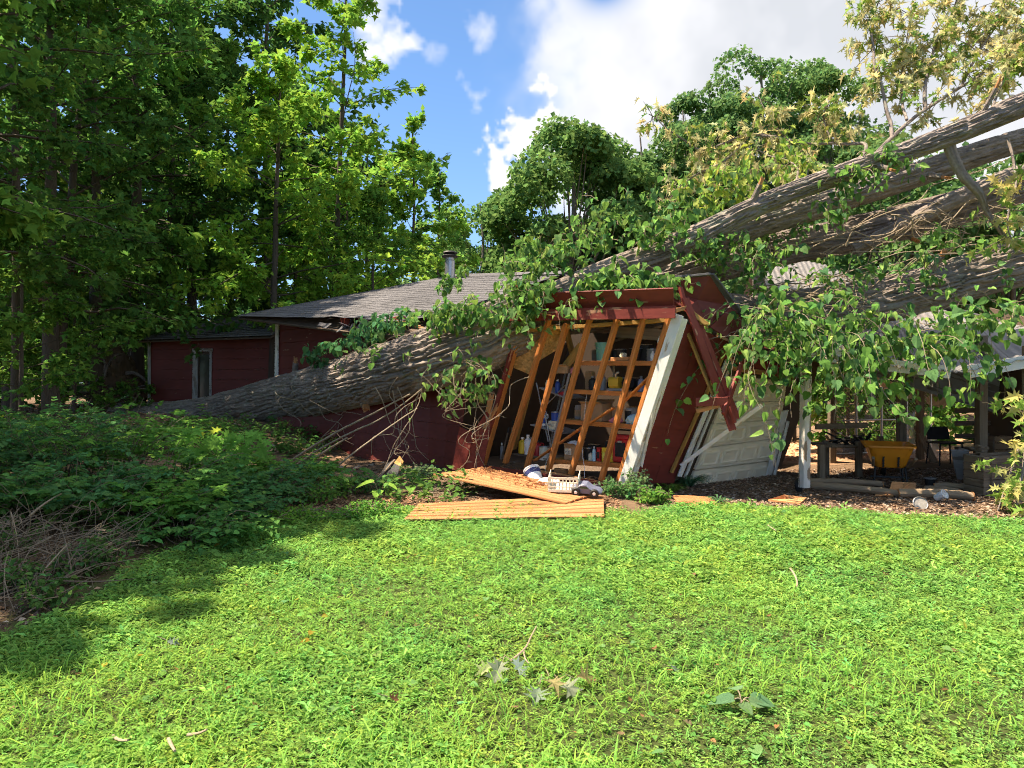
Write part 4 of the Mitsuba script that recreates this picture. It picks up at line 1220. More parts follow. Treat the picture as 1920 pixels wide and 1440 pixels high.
# work bench
bA, bB = P(1545, 836, 11.0), P(1648, 838, 12.0)
k = thing('work_bench', 'low weathered plank bench left of the wheelbarrow', 'bench')
bn = V(.1, .8, 0)
for i in range(3):
    part(k, 'top_plank', MB().beam(bA + bn * (.28 * i), bB + bn * (.28 * i), .26, .04).ply('mat_old_wood'))
for (px, Y) in ((1540, 10.8), (1610, 11.4), (1548, 11.6), (1650, 12.6)):
    b = gp(px, Y)
    part(k, 'leg', MB().beam(b, V(b[0], b[1], .62), .09, .09, up=V(0, 1, 0)).ply('mat_old_wood'))
part(k, 'rail', MB().beam(P(1530, 800, 10.9), P(1625, 797, 11.6), .04, .09).ply('mat_old_wood'))
m = MB()
for i in range(60):
    p = lerp(bA, bB, rng.uniform(.2, 1)) + bn * rng.uniform(0, .8) + UP * (.03 + .16 * rng.random() ** 2)
    d = unit(rng.normal(0, 1, 3) * [1, 1, .25]) * rng.uniform(.08, .3)
    m.beam(p, p + d, .05, .012, cham=.002)
solo('scrap_heap', m.ply('mat_dark'), 'dark heap of scrap pieces on the plank bench', 'scrap', kind='stuff')
# paving blocks
for i, (px, py, sz, lb) in enumerate(((1593, 852, (.55, .3, .28), 'tan concrete block in the sun beyond the carport'),)):
    c = P(px, py, 15.2)
    c[2] = gz(c[0], c[1]) + sz[2] / 2
    k = thing('concrete_block', lb, 'block')
    part(k, 'body', MB().box(c, sz, .2, .01).ply('mat_concrete'))
    part(k, 'shade_plate', MB().box(c + UP * (sz[2] / 2 + .002), (.18, .16, .006), .2, .001).ply('mat_dark'))  # flat dark plate painted as the shade of an opening

# chain-link pen beyond
k = thing('chain_link_fence', 'silver chain link pen with tube posts beyond the carport', 'fence')
fz0 = .1
FA, FB = gp(1556, 14.6), gp(1745, 15.4)
nf = 5
for i in range(nf):
    b = lerp(FA, FB, i / (nf - 1))
    part(k, 'post', MB().tube([b, b + UP * 1.45], .028, 10).ply('mat_steel', 40))
for z in (.06, .75, 1.43):
    part(k, 'rail', MB().tube([FA + UP * z, FB + UP * z], .018, 8).ply('mat_steel', 40))
m = MB()
fd = unit(FB - FA)
fl = np.linalg.norm(FB - FA)
for s in np.arange(-1.4, fl, .085):
    for sg in (1, -1):
        a0, a1 = (s, s + 1.38) if sg > 0 else (s + 1.38, s)
        t0, t1 = 0.0, 1.0
        lo, hi = sorted((a0, a1))
        if hi < 0 or lo > fl:
            continue
        pts = []
        for t in np.linspace(0, 1, 12):
            u = lerp(a0, a1, t)
            if 0 <= u <= fl:
                pts.append(FA + fd * u + UP * (.05 + 1.38 * t) + V(0, .012 * sg, 0))
        if len(pts) > 1:
            m.tube(pts, .0042, 4, False)
part(k, 'wire_mesh', m.ply('mat_steel', True), kind='stuff')
k = thing('plastic_sheet', 'torn clear plastic sheeting hung on the right end of the chain link pen', 'sheet')
m = MB()
rows = []
for t in np.linspace(0, 1, 12):
    rows.append([P(lerp(1688, 1742 + 20 * t, s), lerp(790, 868, t), 14.4) + V(0, .12 * math.sin(s * 22 + 3 * t), 0) for s in np.linspace(0, 1, 26)])
v = np.array(rows).reshape(-1, 3)
i, j = np.meshgrid(np.arange(11), np.arange(25), indexing='ij')
scene['mat_film'] = {'type': 'blendbsdf', 'weight': .55, 'a': {'type': 'null'}, 'b': two(prin((.75, .75, .75), .3, specular=.5))}
part(k, 'film', mikit.ply((v, np.stack([i * 26 + j, i * 26 + j + 1, (i + 1) * 26 + j + 1, (i + 1) * 26 + j], -1).reshape(-1, 4)), 'mat_film', smooth=True))
part(k, 'lath', MB().beam(P(1720, 800, 14.3), P(1752, 868, 13.6), .14, .04).ply('mat_old_wood'), 'leaning weathered board beside the sheeting')

# logs on the ground, gray panel, timber bed, small things
for i, (a, b, r, lb) in enumerate((((1515, 903), (1655, 908), .05, 'thin pale log farthest left on the ground in front of the carport'), ((1522, 911), (1690, 926), .055, 'long pale log lying in front of the wheelbarrow'),
                                  ((1685, 925), (1825, 931), .065, 'thick pale log to the right of the others on the ground'), ((1752, 912), (1812, 914), .05, 'short pale log end beside the black pot'),
                                  ((1735, 916), (1800, 922), .04, 'thin log behind the thick pale log'))):
    pa, pb = G(*a, r), G(*b, r)
    q = spline([pa, lerp(pa, pb, .5) + V(0, .02, .015), pb], 14)
    k = thing('log', lb, 'log')
    part(k, 'bark', MB().tube(q, np.linspace(r, r * .85, 14) * (1 + .06 * rng.normal(0, 1, 14)), 12, False).ply('mat_log', 50))
    for e, d in ((0, -1), (-1, 1)):
        part(k, 'cut_end', MB().lathe([(0, .004), (r * .9, .004), (r * 1.0, -.01)], q[e], 14, unit(q[1] - q[0]) * d).ply('mat_plywood', 40))
solo('torn_board', MB().slab([G(1668, 918, .10), G(1715, 922, .03), G(1718, 906, .08), G(1672, 904, .16)], .02).ply('mat_torn_wood'), 'orange torn plywood sheet leaning on the logs below the wheelbarrow', 'board')
solo('torn_board', MB().beam(G(1668, 930, .03), G(1700, 908, .12), .06, .02, jag=(.05, .15)).ply('mat_torn_wood'), 'narrow splintered orange board leaning across the long log', 'board')
solo('torn_board', MB().slab([G(1640, 930, .02), G(1662, 929, .03), G(1668, 924, .03), G(1645, 924, .04)], .015).ply('mat_torn_wood'), 'flat orange wood scrap on the dirt left of the splintered board', 'board')
k = thing('black_pot', 'small black pot standing beside the short log', 'pot')
c = G(1744, 911)
part(k, 'bowl', MB().lathe([(0, 0), (.06, 0), (.075, .11), (.07, .11), (.05, .02), (0, .02)], c, 18).ply('mat_dark', 40))
part(k, 'rim', MB().lathe([(.072, .10), (.085, .115), (.072, .125)], c, 18).ply('mat_gray', 40))
k = thing('plastic_cup', 'white plastic cup lying on the dirt in front of the thick log', 'cup')
c = G(1755, 934, .05)
part(k, 'wall', MB().lathe([(0, 0), (.04, 0), (.058, .13), (.055, .13), (.036, .008), (0, .008)], c, 18, V(.4, -.7, .5)).ply('mat_white_plastic', 40))
part(k, 'rim', MB().lathe([(.056, .127), (.063, .13), (.056, .136)], c, 18, V(.4, -.7, .5)).ply('mat_white_plastic', 40))
k = thing('round_lid', 'dull gray round tin lid lying on the dirt below the white cup', 'lid')  # flat round tin lid with a raised rim
c = G(1725, 945, .05)
part(k, 'disc', MB().lathe([(0, 0), (.075, 0), (.078, .01), (0, .012)], c, 22, V(-.1, -.9, .5)).ply('mat_concrete', 40))
part(k, 'rim', MB().lathe([(.072, .008), (.082, .016), (.076, .022)], c, 22, V(-.1, -.9, .5)).ply('mat_steel', 40))
k = thing('tyre', 'small black wheel lying beside the pale carport post', 'wheel')
c = G(1497, 912, .08)
part(k, 'tread', MB().lathe([(.05, -.03), (.08, -.035), (.10, -.01), (.10, .01), (.08, .035), (.05, .03)], c, 22, V(.8, -.5, .2)).ply('mat_dark', 40))
part(k, 'hub', MB().lathe([(0, .01), (.05, .015)], c, 18, V(.8, -.5, .2)).ply('mat_gray', 40))
k = thing('gray_panel', 'pale gray tapered planter leaning behind the timber bed', 'planter')
pa = [G(1795, 900), G(1812, 900), P(1815, 844, 10.9), P(1783, 844, 10.9)]
part(k, 'front', MB().slab(pa, .03).ply('mat_gray_board'))
part(k, 'side', MB().slab([pa[1], pa[1] + V(.1, .35, 0), pa[2] + V(.12, .4, 0), pa[2]], .03).ply('mat_gray_board'))
k = thing('timber_bed', 'raised bed of stacked weathered timbers at the right edge', 'raised bed')
tb0, tb1, tb2 = gp(1813, 9.9), gp(1850, 9.55), gp(1990, 10.2)
for i in range(5):
    z = UP * (.055 + .105 * i)
    part(k, 'timber', MB().beam(tb0 + z, tb1 + z, .09, .10, cham=.008).ply('mat_old_wood'))
    part(k, 'timber', MB().beam(tb1 + z + V(.05, .03, 0), tb2 + z, .09, .10, cham=.008).ply('mat_old_wood'))
    part(k, 'timber', MB().beam(tb0 + z + V(.03, .06, 0), tb0 + (tb2 - tb1) + z, .09, .10, cham=.008).ply('mat_old_wood'))
part(k, 'soil_fill', MB().slab([tb0 + UP * .48, tb1 + UP * .48, tb2 + UP * .48, tb0 + (tb2 - tb1) + UP * .48], .02).ply('mat_soil'))
for i in range(6):
    p = lerp(tb0, tb1, rng.uniform(.0, .9)) + V(.1, .1, .56 + .02 * i)
    d = unit(rng.normal(0, 1, 3) * [1, 1, .2]) * rng.uniform(.12, .22)
    solo('wood_scrap', MB().beam(p, p + d, .05, .018).ply('mat_old_wood'), 'short weathered wood scrap lying on the near corner of the timber bed', 'wood scrap', 'wood scraps on the timber bed')
k = thing('wooden_crate', 'tan wooden crate deep in the shade at the right of the carport', 'crate')
c = P(1873, 836, 12.4)
for i in range(3):
    part(k, 'slat', MB().beam(c + V(-.15, -.1, -.12 + .12 * i), c + V(.15, -.1, -.12 + .12 * i), .02, .11).ply('mat_cardboard'))
for sx in (-1, 1):
    part(k, 'end', MB().slab([c + V(sx * .16, -.1, -.18), c + V(sx * .16, .2, -.18), c + V(sx * .16, .2, .18), c + V(sx * .16, -.1, .18)], .02).ply('mat_old_wood'))
k = thing('crate_stand', 'dark trestle carrying the tan wooden crate', 'trestle')
part(k, 'top', MB().beam(c + V(-.4, .05, -.2), c + V(.5, .05, -.2), .4, .03).ply('mat_old_wood'))
for sx in (-.35, .45):
    b = c + V(sx, .05, 0)
    part(k, 'leg', MB().beam(V(b[0], b[1], gz(b[0], b[1])), b - UP * .21, .07, .07, up=V(0, 1, 0)).ply('mat_old_wood'))
for i, (px, py, Y) in enumerate(((1772, 838, 13.2),)):
    c = P(px, py, Y)
    k = thing('garden_chair', ('dark metal garden chair beyond the wheelbarrow', 'dark upright chair in front of the sunlit shrubs at right')[i], 'chair')
    g = gz(c[0], c[1])
    sz = g + .42
    part(k, 'seat', MB().box(V(c[0], c[1], sz), (.45, .42, .03), .3, .01).ply('mat_dark'))
    part(k, 'backrest', MB().beam(V(c[0], c[1] + .2, sz + .05), V(c[0], c[1] + .28, sz + .28), .42, .03, up=V(0, 1, 0)).ply('mat_dark'))
    for sx in (-.2, .2):
        for sy in (-.18, .18):
            part(k, 'leg', MB().tube([V(c[0] + sx, c[1] + sy, sz), V(c[0] + sx * 1.15, c[1] + sy * 1.15, gz(c[0], c[1]))], .014, 6).ply('mat_dark'))
# ------------------------------------------------------------------ the fallen oak
def bark_tube(pts, rad, nv, nu, amp, ridge, seed, flare=None):
    """A log with furrowed bark: long interlacing ridges are real displacement."""
    p, r = spline(pts, nv, rad)
    t = unit(np.gradient(p, axis=0))
    a = np.cross(t[0], UP)
    A = []
    for q in t:
        a = unit(a - q * (a @ q))
        A.append(a)
    A = np.array(A)
    Bn = np.cross(t, A)
    ang = np.arange(nu + 1) * 2 * np.pi / nu + np.pi
    L = np.concatenate([[0], np.cumsum(np.linalg.norm(np.diff(p, axis=0), axis=1))])
    LL, AA = np.meshgrid(L, ang, indexing='ij')
    rr = np.broadcast_to(r[:, None], LL.shape)
    cx, cy = np.cos(AA) * rr.mean(), np.sin(AA) * rr.mean()
    warp = (meshkit.fbm(np.stack([LL * 3.2, cx * 2.6, cy * 2.6], -1), 3, seed + 9) - .5) * 1.5 * ridge
    k = 1 / ridge
    q1 = np.stack([LL * k * .11 + seed, (cx + warp) * k, (cy + warp) * k], -1)
    n1 = np.abs(meshkit.noise(q1, seed) - .5)
    n2 = np.abs(meshkit.noise(q1 * [2.2, 1.7, 1.7] + 3.3, seed + 1) - .5)
    fur = np.minimum(ss(0, .13, n1), .45 + .55 * ss(0, .12, n2))          # plates of bark between furrows
    lump = meshkit.fbm(np.stack([LL * 1.1, cx * 1.5, cy * 1.5], -1), 3, seed + 5) - .5
    R = rr + amp * (fur - .75) + lump * .12 * rr
    v = p[:, None] + R[..., None] * (np.cos(AA)[..., None] * A[:, None] + np.sin(AA)[..., None] * Bn[:, None])
    m = nu + 1
    i, j = np.meshgrid(np.arange(nv - 1), np.arange(nu), indexing='ij')
    f = np.stack([i * m + j, i * m + j + 1, (i + 1) * m + j + 1, (i + 1) * m + j], -1).reshape(-1, 4)
    vv = np.vstack([v.reshape(-1, 3), p[:1], p[-1:]])
    f = np.vstack([f[:, [0, 1, 2]], f[:, [0, 2, 3]]])
    c0 = [[nv * m, j + 1, j] for j in range(nu)]
    c1 = [[nv * m + 1, (nv - 1) * m + j, (nv - 1) * m + j + 1] for j in range(nu)]
    uv = np.vstack([np.stack([LL, (AA - np.pi) * rr.mean()], -1).reshape(-1, 2), [[0, 0], [0, 0]]]) + seed * 3.7
    return (vv, np.vstack([f, c0, c1])), uv


def bark_ply(*a):
    mesh, uv = bark_tube(*a)
    return mikit.ply(mesh, 'mat_bark', smooth=True, uv=uv)


oak = thing('fallen_oak', 'huge fallen oak, trunk across the red shed and limbs over the carport', 'fallen tree')
TR = [(P(228, 800, 19.4), .66), (P(290, 797, 18.9), .60), (P(348, 792, 18.2), .56), (P(420, 776, 17.2), .52), (P(493, 757, 16.0), .50), (P(620, 726, 13.9), .50), (P(745, 693, 12.1), .50),
      (P(840, 662, 11.15), .50), (P(900, 640, 10.85), .50), (P(960, 612, 10.85), .48), (P(1030, 588, 11.0), .45)]
part(oak, 'trunk', bark_ply([p for p, r in TR], [r for p, r in TR], 430, 240, .055, .075, 3))
LIMBS = {
    'lower': ([(1000, 595, 10.95, .44), (1100, 574, 11.2, .42), (1250, 578, 11.4, .40), (1404, 598, 11.2, .37), (1510, 585, 10.9, .35), (1620, 570, 10.6, .345), (1725, 545, 10.4, .33), (1920, 490, 10.0, .33), (2120, 450, 9.8, .30)], 300, 160, .048, .07),
    'middle': ([(1090, 575, 11.2, .30), (1180, 545, 11.3, .29), (1300, 508, 11.4, .28), (1450, 470, 11.4, .28), (1620, 434, 11.3, .28), (1800, 388, 11.1, .27), (1920, 345, 10.9, .26), (2080, 300, 10.7, .24)], 280, 120, .042, .065),
    'rear': ([(1290, 466, 10.75, .19), (1400, 430, 10.8, .19), (1550, 382, 10.85, .19), (1720, 327, 10.85, .185), (1920, 262, 10.8, .175), (2100, 214, 10.8, .16)], 200, 100, .032, .055),
    'front': ([(1015, 572, 10.7, .24), (1090, 535, 10.45, .22), (1150, 508, 10.35, .205), (1240, 474, 10.25, .20), (1310, 444, 10.15, .185), (1400, 396, 9.95, .145), (1560, 332, 9.7, .128), (1700, 284, 9.5, .130), (1800, 246, 9.35, .138), (1920, 196, 9.2, .15), (2080, 140, 9.0, .14)], 320, 100, .032, .05),
    'stub': ([(1775, 256, 9.42, .085), (1786, 290, 9.42, .065), (1806, 330, 9.45, .06), (1836, 362, 9.5, .05), (1850, 395, 9.6, .035), (1890, 450, 9.7, .022)], 90, 36, .010, .05),
    'low right': ([(1600, 470, 10.9, .10), (1700, 420, 10.7, .12), (1800, 370, 10.5, .13), (1930, 320, 10.3, .14)], 120, 44, .02, .05),
}
LIMB_LABEL = {'front': 'slender sunlit limb rising to the right edge in front of the others', 'rear': 'darker limb close behind the slender front limb', 'middle': 'thick vine covered limb lying over the carport roof',
              'lower': 'thick lowest limb lying on the crushed carport eave', 'stub': 'crooked broken branch hanging down from the front limb', 'low right': 'thin limb between the others at the right'}
LP = {}
for i, (nm, (pts, nv, nu, amp, rg)) in enumerate(LIMBS.items()):
    pp = [P(*q[:3]) for q in pts]
    LP[nm] = (np.array(pp), np.array([q[3] for q in pts]))
    part(oak, 'limb', bark_ply(pp, [q[3] for q in pts], nv, nu, amp, rg, 11 + 7 * i), LIMB_LABEL[nm])
LP['trunk'] = (np.array([p for p, r in TR]), np.array([r for p, r in TR]))
# broken stubs and knots along trunk and limbs
for nm, f, az, ln, r in (('trunk', .34, -.6, .22, .09), ('trunk', .52, .9, .30, .07), ('trunk', .70, -1.0, .16, .10), ('front', .42, .8, .22, .045), ('front', .63, -.8, .18, .04), ('front', .80, .9, .30, .035),
                         ('rear', .55, -.7, .22, .05), ('middle', .35, .7, .25, .06), ('middle', .62, -.9, .2, .06), ('lower', .45, -.8, .2, .08), ('lower', .68, .6, .3, .06)):
    pp_, rr_ = spline(LP[nm][0], 100, LP[nm][1])
    i_ = int(f * 99)
    d_ = unit(V(.25, -math.cos(az), math.sin(az) + .3))
    o_ = pp_[i_] + d_ * rr_[i_] * .75
    st_ = part(oak, 'broken_stub', bark_ply([o_, o_ + d_ * rr_[i_] * .3, o_ + d_ * (rr_[i_] * .3 + ln)], [r * 1.5, r * 1.05, r * .85], 24, 22, .012, .04, 5))
    e_ = o_ + d_ * (rr_[i_] * .3 + ln)
    part(st_, 'torn_end', MB().beam(e_ - d_ * .02, e_ + d_ * .06, r * 1.1, r * .8, jag=(0, .10)).ply('mat_torn_wood'))
# root plate, torn roots and broken heartwood
rp = P(205, 742, 19.9)
m = trimesh.creation.icosphere(subdivisions=5)
v = np.array(m.vertices)
n = meshkit.fbm(v * 2.3, 5, 4)
v = v * (.55 + .9 * n + .25 * np.abs(meshkit.noise(v * 7, 8) - .5))[:, None] * [.75, .55, 1.25] + rp + [0, .3, -.05]
part(oak, 'root_plate', mikit.ply((v, np.array(m.faces)), 'mat_soil', smooth=True), 'upturned earthy root plate')
for i in range(26):
    d = unit(rng.normal(0, 1, 3) * [1, .6, 1] + [0, -.5, .25])
    s = rp + d * rng.uniform(.45, .8)
    q = [s]
    for _ in range(7):
        d = unit(d + rng.normal(0, .32, 3) + [0, 0, -.08])
        q.append(q[-1] + d * rng.uniform(.10, .22))
    part(oak, 'root', MB().tube(spline(q, 20), np.linspace(rng.uniform(.02, .06), .006, 20), 7).ply('mat_bark', True))
for i in range(9):
    q = P(rng.uniform(215, 300), rng.uniform(796, 822), 18.3)
    part(oak, 'heartwood_splinter', MB().beam(q, q + V(rng.uniform(-.8, .2), -.1, rng.uniform(-.15, .2)), .10, .05, jag=(.1, .3)).ply('mat_torn_wood'))

# finer branches of the fallen crown
BR = [[(1640, 292, 9.9), (1673, 257, 10.1), (1735, 205, 10.4), (1802, 163, 10.6), (1918, 93, 10.8), (2000, 60, 11)],
      [(1673, 257, 10.1), (1660, 190, 10.4), (1640, 120, 10.6), (1634, 60, 10.8), (1645, 10, 11), (1660, -30, 11)],
      [(1735, 205, 10.4), (1740, 130, 10.8), (1760, 70, 11), (1790, 10, 11.2), (1800, -40, 11.3)],
      [(1802, 163, 10.6), (1840, 90, 10.9), (1880, 30, 11.1), (1910, -30, 11.3)],
      [(1700, 225, 10.3), (1690, 150, 10.9), (1700, 80, 11.2), (1706, 20, 11.3)],
      [(1590, 316, 10.4), (1619, 268, 10.8), (1560, 270, 11.1), (1483, 264, 11.4), (1440, 215, 11.6), (1420, 180, 11.7)],
      [(1560, 270, 11.1), (1545, 220, 11.4), (1555, 190, 11.5)],
      [(1483, 264, 11.4), (1400, 255, 11.7), (1320, 280, 11.9), (1240, 230, 12), (1215, 215, 12)],
      [(1400, 255, 11.7), (1360, 300, 11.6), (1300, 330, 11.6), (1250, 380, 11.5)],
      [(1489, 345, 10.2), (1480, 300, 11), (1440, 290, 11.4), (1380, 270, 11.6)],
      [(1850, 230, 9.5), (1880, 150, 10), (1900, 90, 10.2), (1930, 20, 10.3)],
      [(1890, 260, 9.8), (1905, 340, 9.6), (1890, 420, 9.5), (1905, 470, 9.4)],
      [(1960, 700, 8.2), (1925, 800, 8.0), (1890, 900, 7.8), (1870, 960, 7.6)],
      [(1925, 800, 8.0), (1915, 900, 7.7), (1900, 975, 7.6)]]
oak_leaf_pts = []
for i, b in enumerate(BR):
    pp = spline([P(*q) for q in b], 40)
    pp = pp + (meshkit.fbm(pp * 3, 3, i)[:, None] - .5) * .10
    part(oak, 'branch', MB().tube(pp, np.linspace(.032 if len(b) > 4 else .022, .007, 40), 7).ply('mat_bark', True))
    oak_leaf_pts.append(pp)
OAKDENS = [90, 120, 150, 130, 120, 70, 60, 90, 70, 60, 110, 40, 44, 36]
tw = MB()
L0 = []
big = []
for i, pp in enumerate(oak_leaf_pts):
    # side twigs, each with a drooping fan of withering leaves
    ntw = int(OAKDENS[i] / (2.6 if i < 12 else 4))
    for k in range(ntw):
        s = rng.uniform(.28, 1.0)
        o = pp[int(s * 39)]
        d = unit(rng.normal(0, 1, 3) * [1, .8, .8] + [0, 0, .2])
        ln = rng.uniform(.18, .55)
        q = [o, o + d * ln * .5, o + d * ln + V(0, 0, -.12 * ln)]
        tw.tube(q, np.array([.007, .005, .003]), 4, False)
        nl = rng.integers(5, 11)
        f = rng.uniform(.3, 1.05, nl)[:, None]
        pos = o + d * ln * f + rng.normal(0, .03, (nl, 3))
        tip = unit(d * .5 + rng.normal(0, .55, (nl, 3)) + [0, 0, -.55])
        nrm = unit(rng.normal(0, .7, (nl, 3)) + [-.2, -.3, .7])
        L0.append((pos, frames(tip, nrm), rng.uniform(.10, .19, nl), i))
part(oak, 'twig_mass', tw.ply('mat_stem', True), kind='stuff')
pos = np.vstack([a[0] for a in L0])
R = np.concatenate([a[1] for a in L0])
sz = np.concatenate([a[2] for a in L0])
ii = np.concatenate([np.full(len(a[0]), a[3]) for a in L0])
dry = rng.random(len(pos)) < .62
col = np.where(dry[:, None], tint(len(pos), (.58, .54, .27), .08, .25), tint(len(pos), (.24, .36, .08), .15, .25))
sh = np.stack([sz * rng.uniform(.4, .95, len(pos)), sz, sz * rng.uniform(.8, 3.0, len(pos))], 1)
near = ii >= 11
part(oak, 'crown', leaves([scatter(*OAK, pos[~near], R[~near], sh[~near], col[~near])], 'mat_leaf'), 'withering yellow green oak leaves', 'stuff')
# the leaves nearest the eye, at the right edge, one by one
OAKV = []
for k in range(5):
    v, f = OAK
    v = v * [1, 1, 1 + .5 * k] + np.array([0, 0, .04]) * np.sin(v[:, 1:2] * (3 + k))
    c = tint(1, (.60, .56, .20) if k < 3 else (.25, .40, .08), .05, .1)
    OAKV.append(mikit.ply((v, f), 'mat_leaf', color=np.repeat(c, len(v), 0)))


def placed(shape, pos, R, s):
    M = np.eye(4)
    M[:3, :3] = R * np.broadcast_to(s, (3,))
    M[:3, 3] = pos
    return {**shape, 'to_world': T(M.tolist())}


for k in np.nonzero(near)[0]:
    part(oak, 'leaf', placed(OAKV[rng.integers(0, 5)], pos[k], R[k], sz[k] * .95))

# ------------------------------------------------------------------ vines over trunk, limbs and shed
VINE_COLS = [(.14, .29, .06), (.20, .37, .075), (.08, .18, .05), (.30, .46, .12), (.12, .24, .09)]
VLEAF = []
for k in range(10):
    v, f = OVATE
    v = v.copy()
    v[:, 0] *= (1.0, .72, .86, .62, .95)[k % 5]
    v[:, 2] = v[:, 2] * (.6 + .45 * ((k * 3) % 5)) + .05 * np.sin(v[:, 1] * 5 + k) * (k % 3)
    c = tint(1, VINE_COLS[k % 5], .06, .10)
    VLEAF.append(((v, f), mikit.ply((v, f), 'mat_leaf_gloss', color=np.repeat(c, len(v), 0))))


def vine(label, starts, spread, drop, nstr, per, size, seed, singles=36, up=False, group='vines hanging over the wreck', cols=None, stem_r=.006, away=.0, jit=.10):
    """A clump of hanging vine: strands fall from along a line of points; leaves on stalks face outwards and droop."""
    r = np.random.default_rng(seed)
    key = thing('hanging_vine', label, 'vine', None)
    line = spline(starts, 60) if len(starts) > 1 else np.repeat([starts[0]], 60, 0)
    stem = MB()
    PS, RS, SS = [], [], []
    for s in range(nstr):
        o = line[r.integers(0, 60)] + r.normal(0, 1, 3) * [spread * .6, spread * .7, spread * .75]
        ln = drop * r.uniform(.35, 1.1)
        d = unit(V(r.normal(0, .5), r.normal(-.15, .4) - away, .55 if up else .15))
        q = [o]
        n = 9
        for a in range(n):
            g = (.16 if up else .42) * (a / n + .25)
            d = unit(d + V(0, 0, -g) + r.normal(0, .17, 3))
            q.append(q[-1] + d * ln / n)
        pts = spline(q, 26)
        stem.tube(pts[::2], np.linspace(stem_r, stem_r * .4, 13), 3, False)
        f = np.sort(r.uniform(.12, 1.0, per))
        base = pts[np.clip((f * 25).astype(int), 0, 25)]
        side = unit(r.normal(0, 1, (per, 3)) + [0, -.35, .35])
        stalk = r.uniform(.03, .09, per)[:, None]
        pos = base + side * stalk
        stem.sticks(base[::2], pos[::2], .002)
        tip = unit(side * .55 + r.normal(0, .28, (per, 3)) + [0, -.1, -.75])
        nrm = unit(side * .8 + r.normal(0, .45, (per, 3)) + [-.05, -.45, .35])
        PS.append(pos)
        RS.append(frames(tip, nrm))
        SS.append(size * r.uniform(.38, 1.18, per))
    part(key, 'stem', stem.ply('mat_vine_stem', True), kind='stuff')
    pos, R, sz = np.vstack(PS), np.concatenate(RS), np.concatenate(SS)
    order = np.argsort(-sz + .03 * pos[:, 1])
    pick, rest = order[:singles], order[singles:]
    for a in pick:
        part(key, 'leaf', placed(VLEAF[r.integers(0, 10)][1], pos[a], R[a], sz[a]))
    if len(rest):
        L = []
        which = r.integers(0, 10, len(rest))
        for w in range(10):
            b = rest[which == w]
            if len(b):
                L.append(scatter(*VLEAF[w][0], pos[b], R[b], sz[b], tint(len(b), (cols or VINE_COLS)[w % len(cols or VINE_COLS)], .10, .20, r)))
        part(key, 'foliage', leaves(L, 'mat_leaf_gloss'), kind='stuff')
    return key


YV = 9.75
vine('bright vine spilling over the trunk left of the open studs', [P(815, 585, 10.6), P(860, 588, 10.3), P(930, 575, 10.2), P(955, 580, 10.1)], .15, .65, 38, 11, .125, 101)
vine('lit vine hanging over the left end of the red fascia', [P(960, 560, 10.0), P(1000, 545, 10.0), P(1050, 550, 9.9)], .13, .55, 28, 11, .125, 102)
vine('long vine strand hanging in front of the second and third studs', [P(985, 590, 9.95), P(1000, 580, 9.9)], .08, .75, 9, 10, .13, 103, 30)
vine('vine strand hanging in front of the teal bucket', [P(1075, 575, 9.75), P(1085, 570, 9.7)], .05, .8, 5, 9, .13, 104, 20)
vine('large drooping leaf clump over the middle of the red fascia', [P(1100, 530, 9.75), P(1150, 535, 9.7), P(1200, 520, 9.6)], .14, .5, 34, 11, .15, 105)
vine('vine leaves at the right end of the red fascia by the white corner board', [P(1215, 525, 9.5), P(1262, 530, 9.4)], .10, .42, 12, 9, .12, 106, 24)
vine('vine standing up above the base of the front limb', [P(985, 505, 10.4), P(1040, 480, 10.4), P(1090, 470, 10.5), P(1130, 440, 10.4)], .20, .5, 30, 10, .13, 107, 36, True)
vine('vine leaves rising behind the front limb left of its middle', [P(1130, 430, 10.7), P(1200, 430, 10.6), P(1270, 400, 10.5), P(1330, 380, 10.4)], .22, .5, 40, 10, .13, 108, 36, True)
vine('vine clump hanging across the front limb at its thickest part', [P(1215, 455, 10.0), P(1260, 440, 9.95), P(1290, 430, 9.9)], .10, .65, 16, 11, .125, 109)
vine('vine drooping between the front limb and the loose soffit panel', [P(1290, 470, 10.0), P(1340, 455, 10.0), P(1390, 440, 10.0)], .16, .55, 13, 10, .115, 110)
vine('vine curtain at the right of the loose soffit panel', [P(1370, 500, 9.9), P(1420, 500, 9.9), P(1470, 480, 9.9)], .22, .6, 20, 10, .115, 111)
vine('vine clump hanging from the middle of the front limb', [P(1590, 330, 9.6), P(1650, 320, 9.5), P(1690, 318, 9.5)], .12, .8, 17, 11, .12, 112)
vine('small vine strand hanging beside the crooked broken branch', [P(1540, 385, 9.8), P(1560, 380, 9.8)], .08, .6, 8, 10, .12, 113, 24)
vine('dark vine mass hanging beside the garage door', [P(1415, 610, 9.3), P(1450, 600, 9.4), P(1490, 600, 9.3)], .14, 2.1, 40, 16, .14, 114)
vine('long vine trailing down over the pale carport post', [P(1480, 640, 9.4), P(1520, 650, 9.35)], .14, 2.0, 20, 17, .14, 115)
vine('broad hanging vine in front of the sagging fascia', [P(1570, 610, 9.3), P(1600, 620, 9.2), P(1640, 610, 9.2)], .14, .9, 9, 11, .14, 116)
vine('big vine leaves hanging down above the yellow wheelbarrow', [P(1600, 680, 9.0), P(1660, 680, 8.9)], .18, 1.3, 20, 13, .16, 117)
vine('long hanging vine right of the wheelbarrow', [P(1715, 630, 9.0), P(1750, 640, 8.9)], .12, 2.0, 22, 15, .15, 118)
vine('vine curtain over the lowest limb at the right', [P(1560, 520, 10.0), P(1660, 510, 9.9), P(1760, 500, 9.7), P(1900, 480, 9.4)], .26, .42, 20, 9, .115, 119)
vine('vine clump under the straight piece of white fascia', [P(1800, 600, 9.0), P(1860, 590, 8.8), P(1915, 580, 8.7)], .2, 1.0, 15, 11, .13, 120)
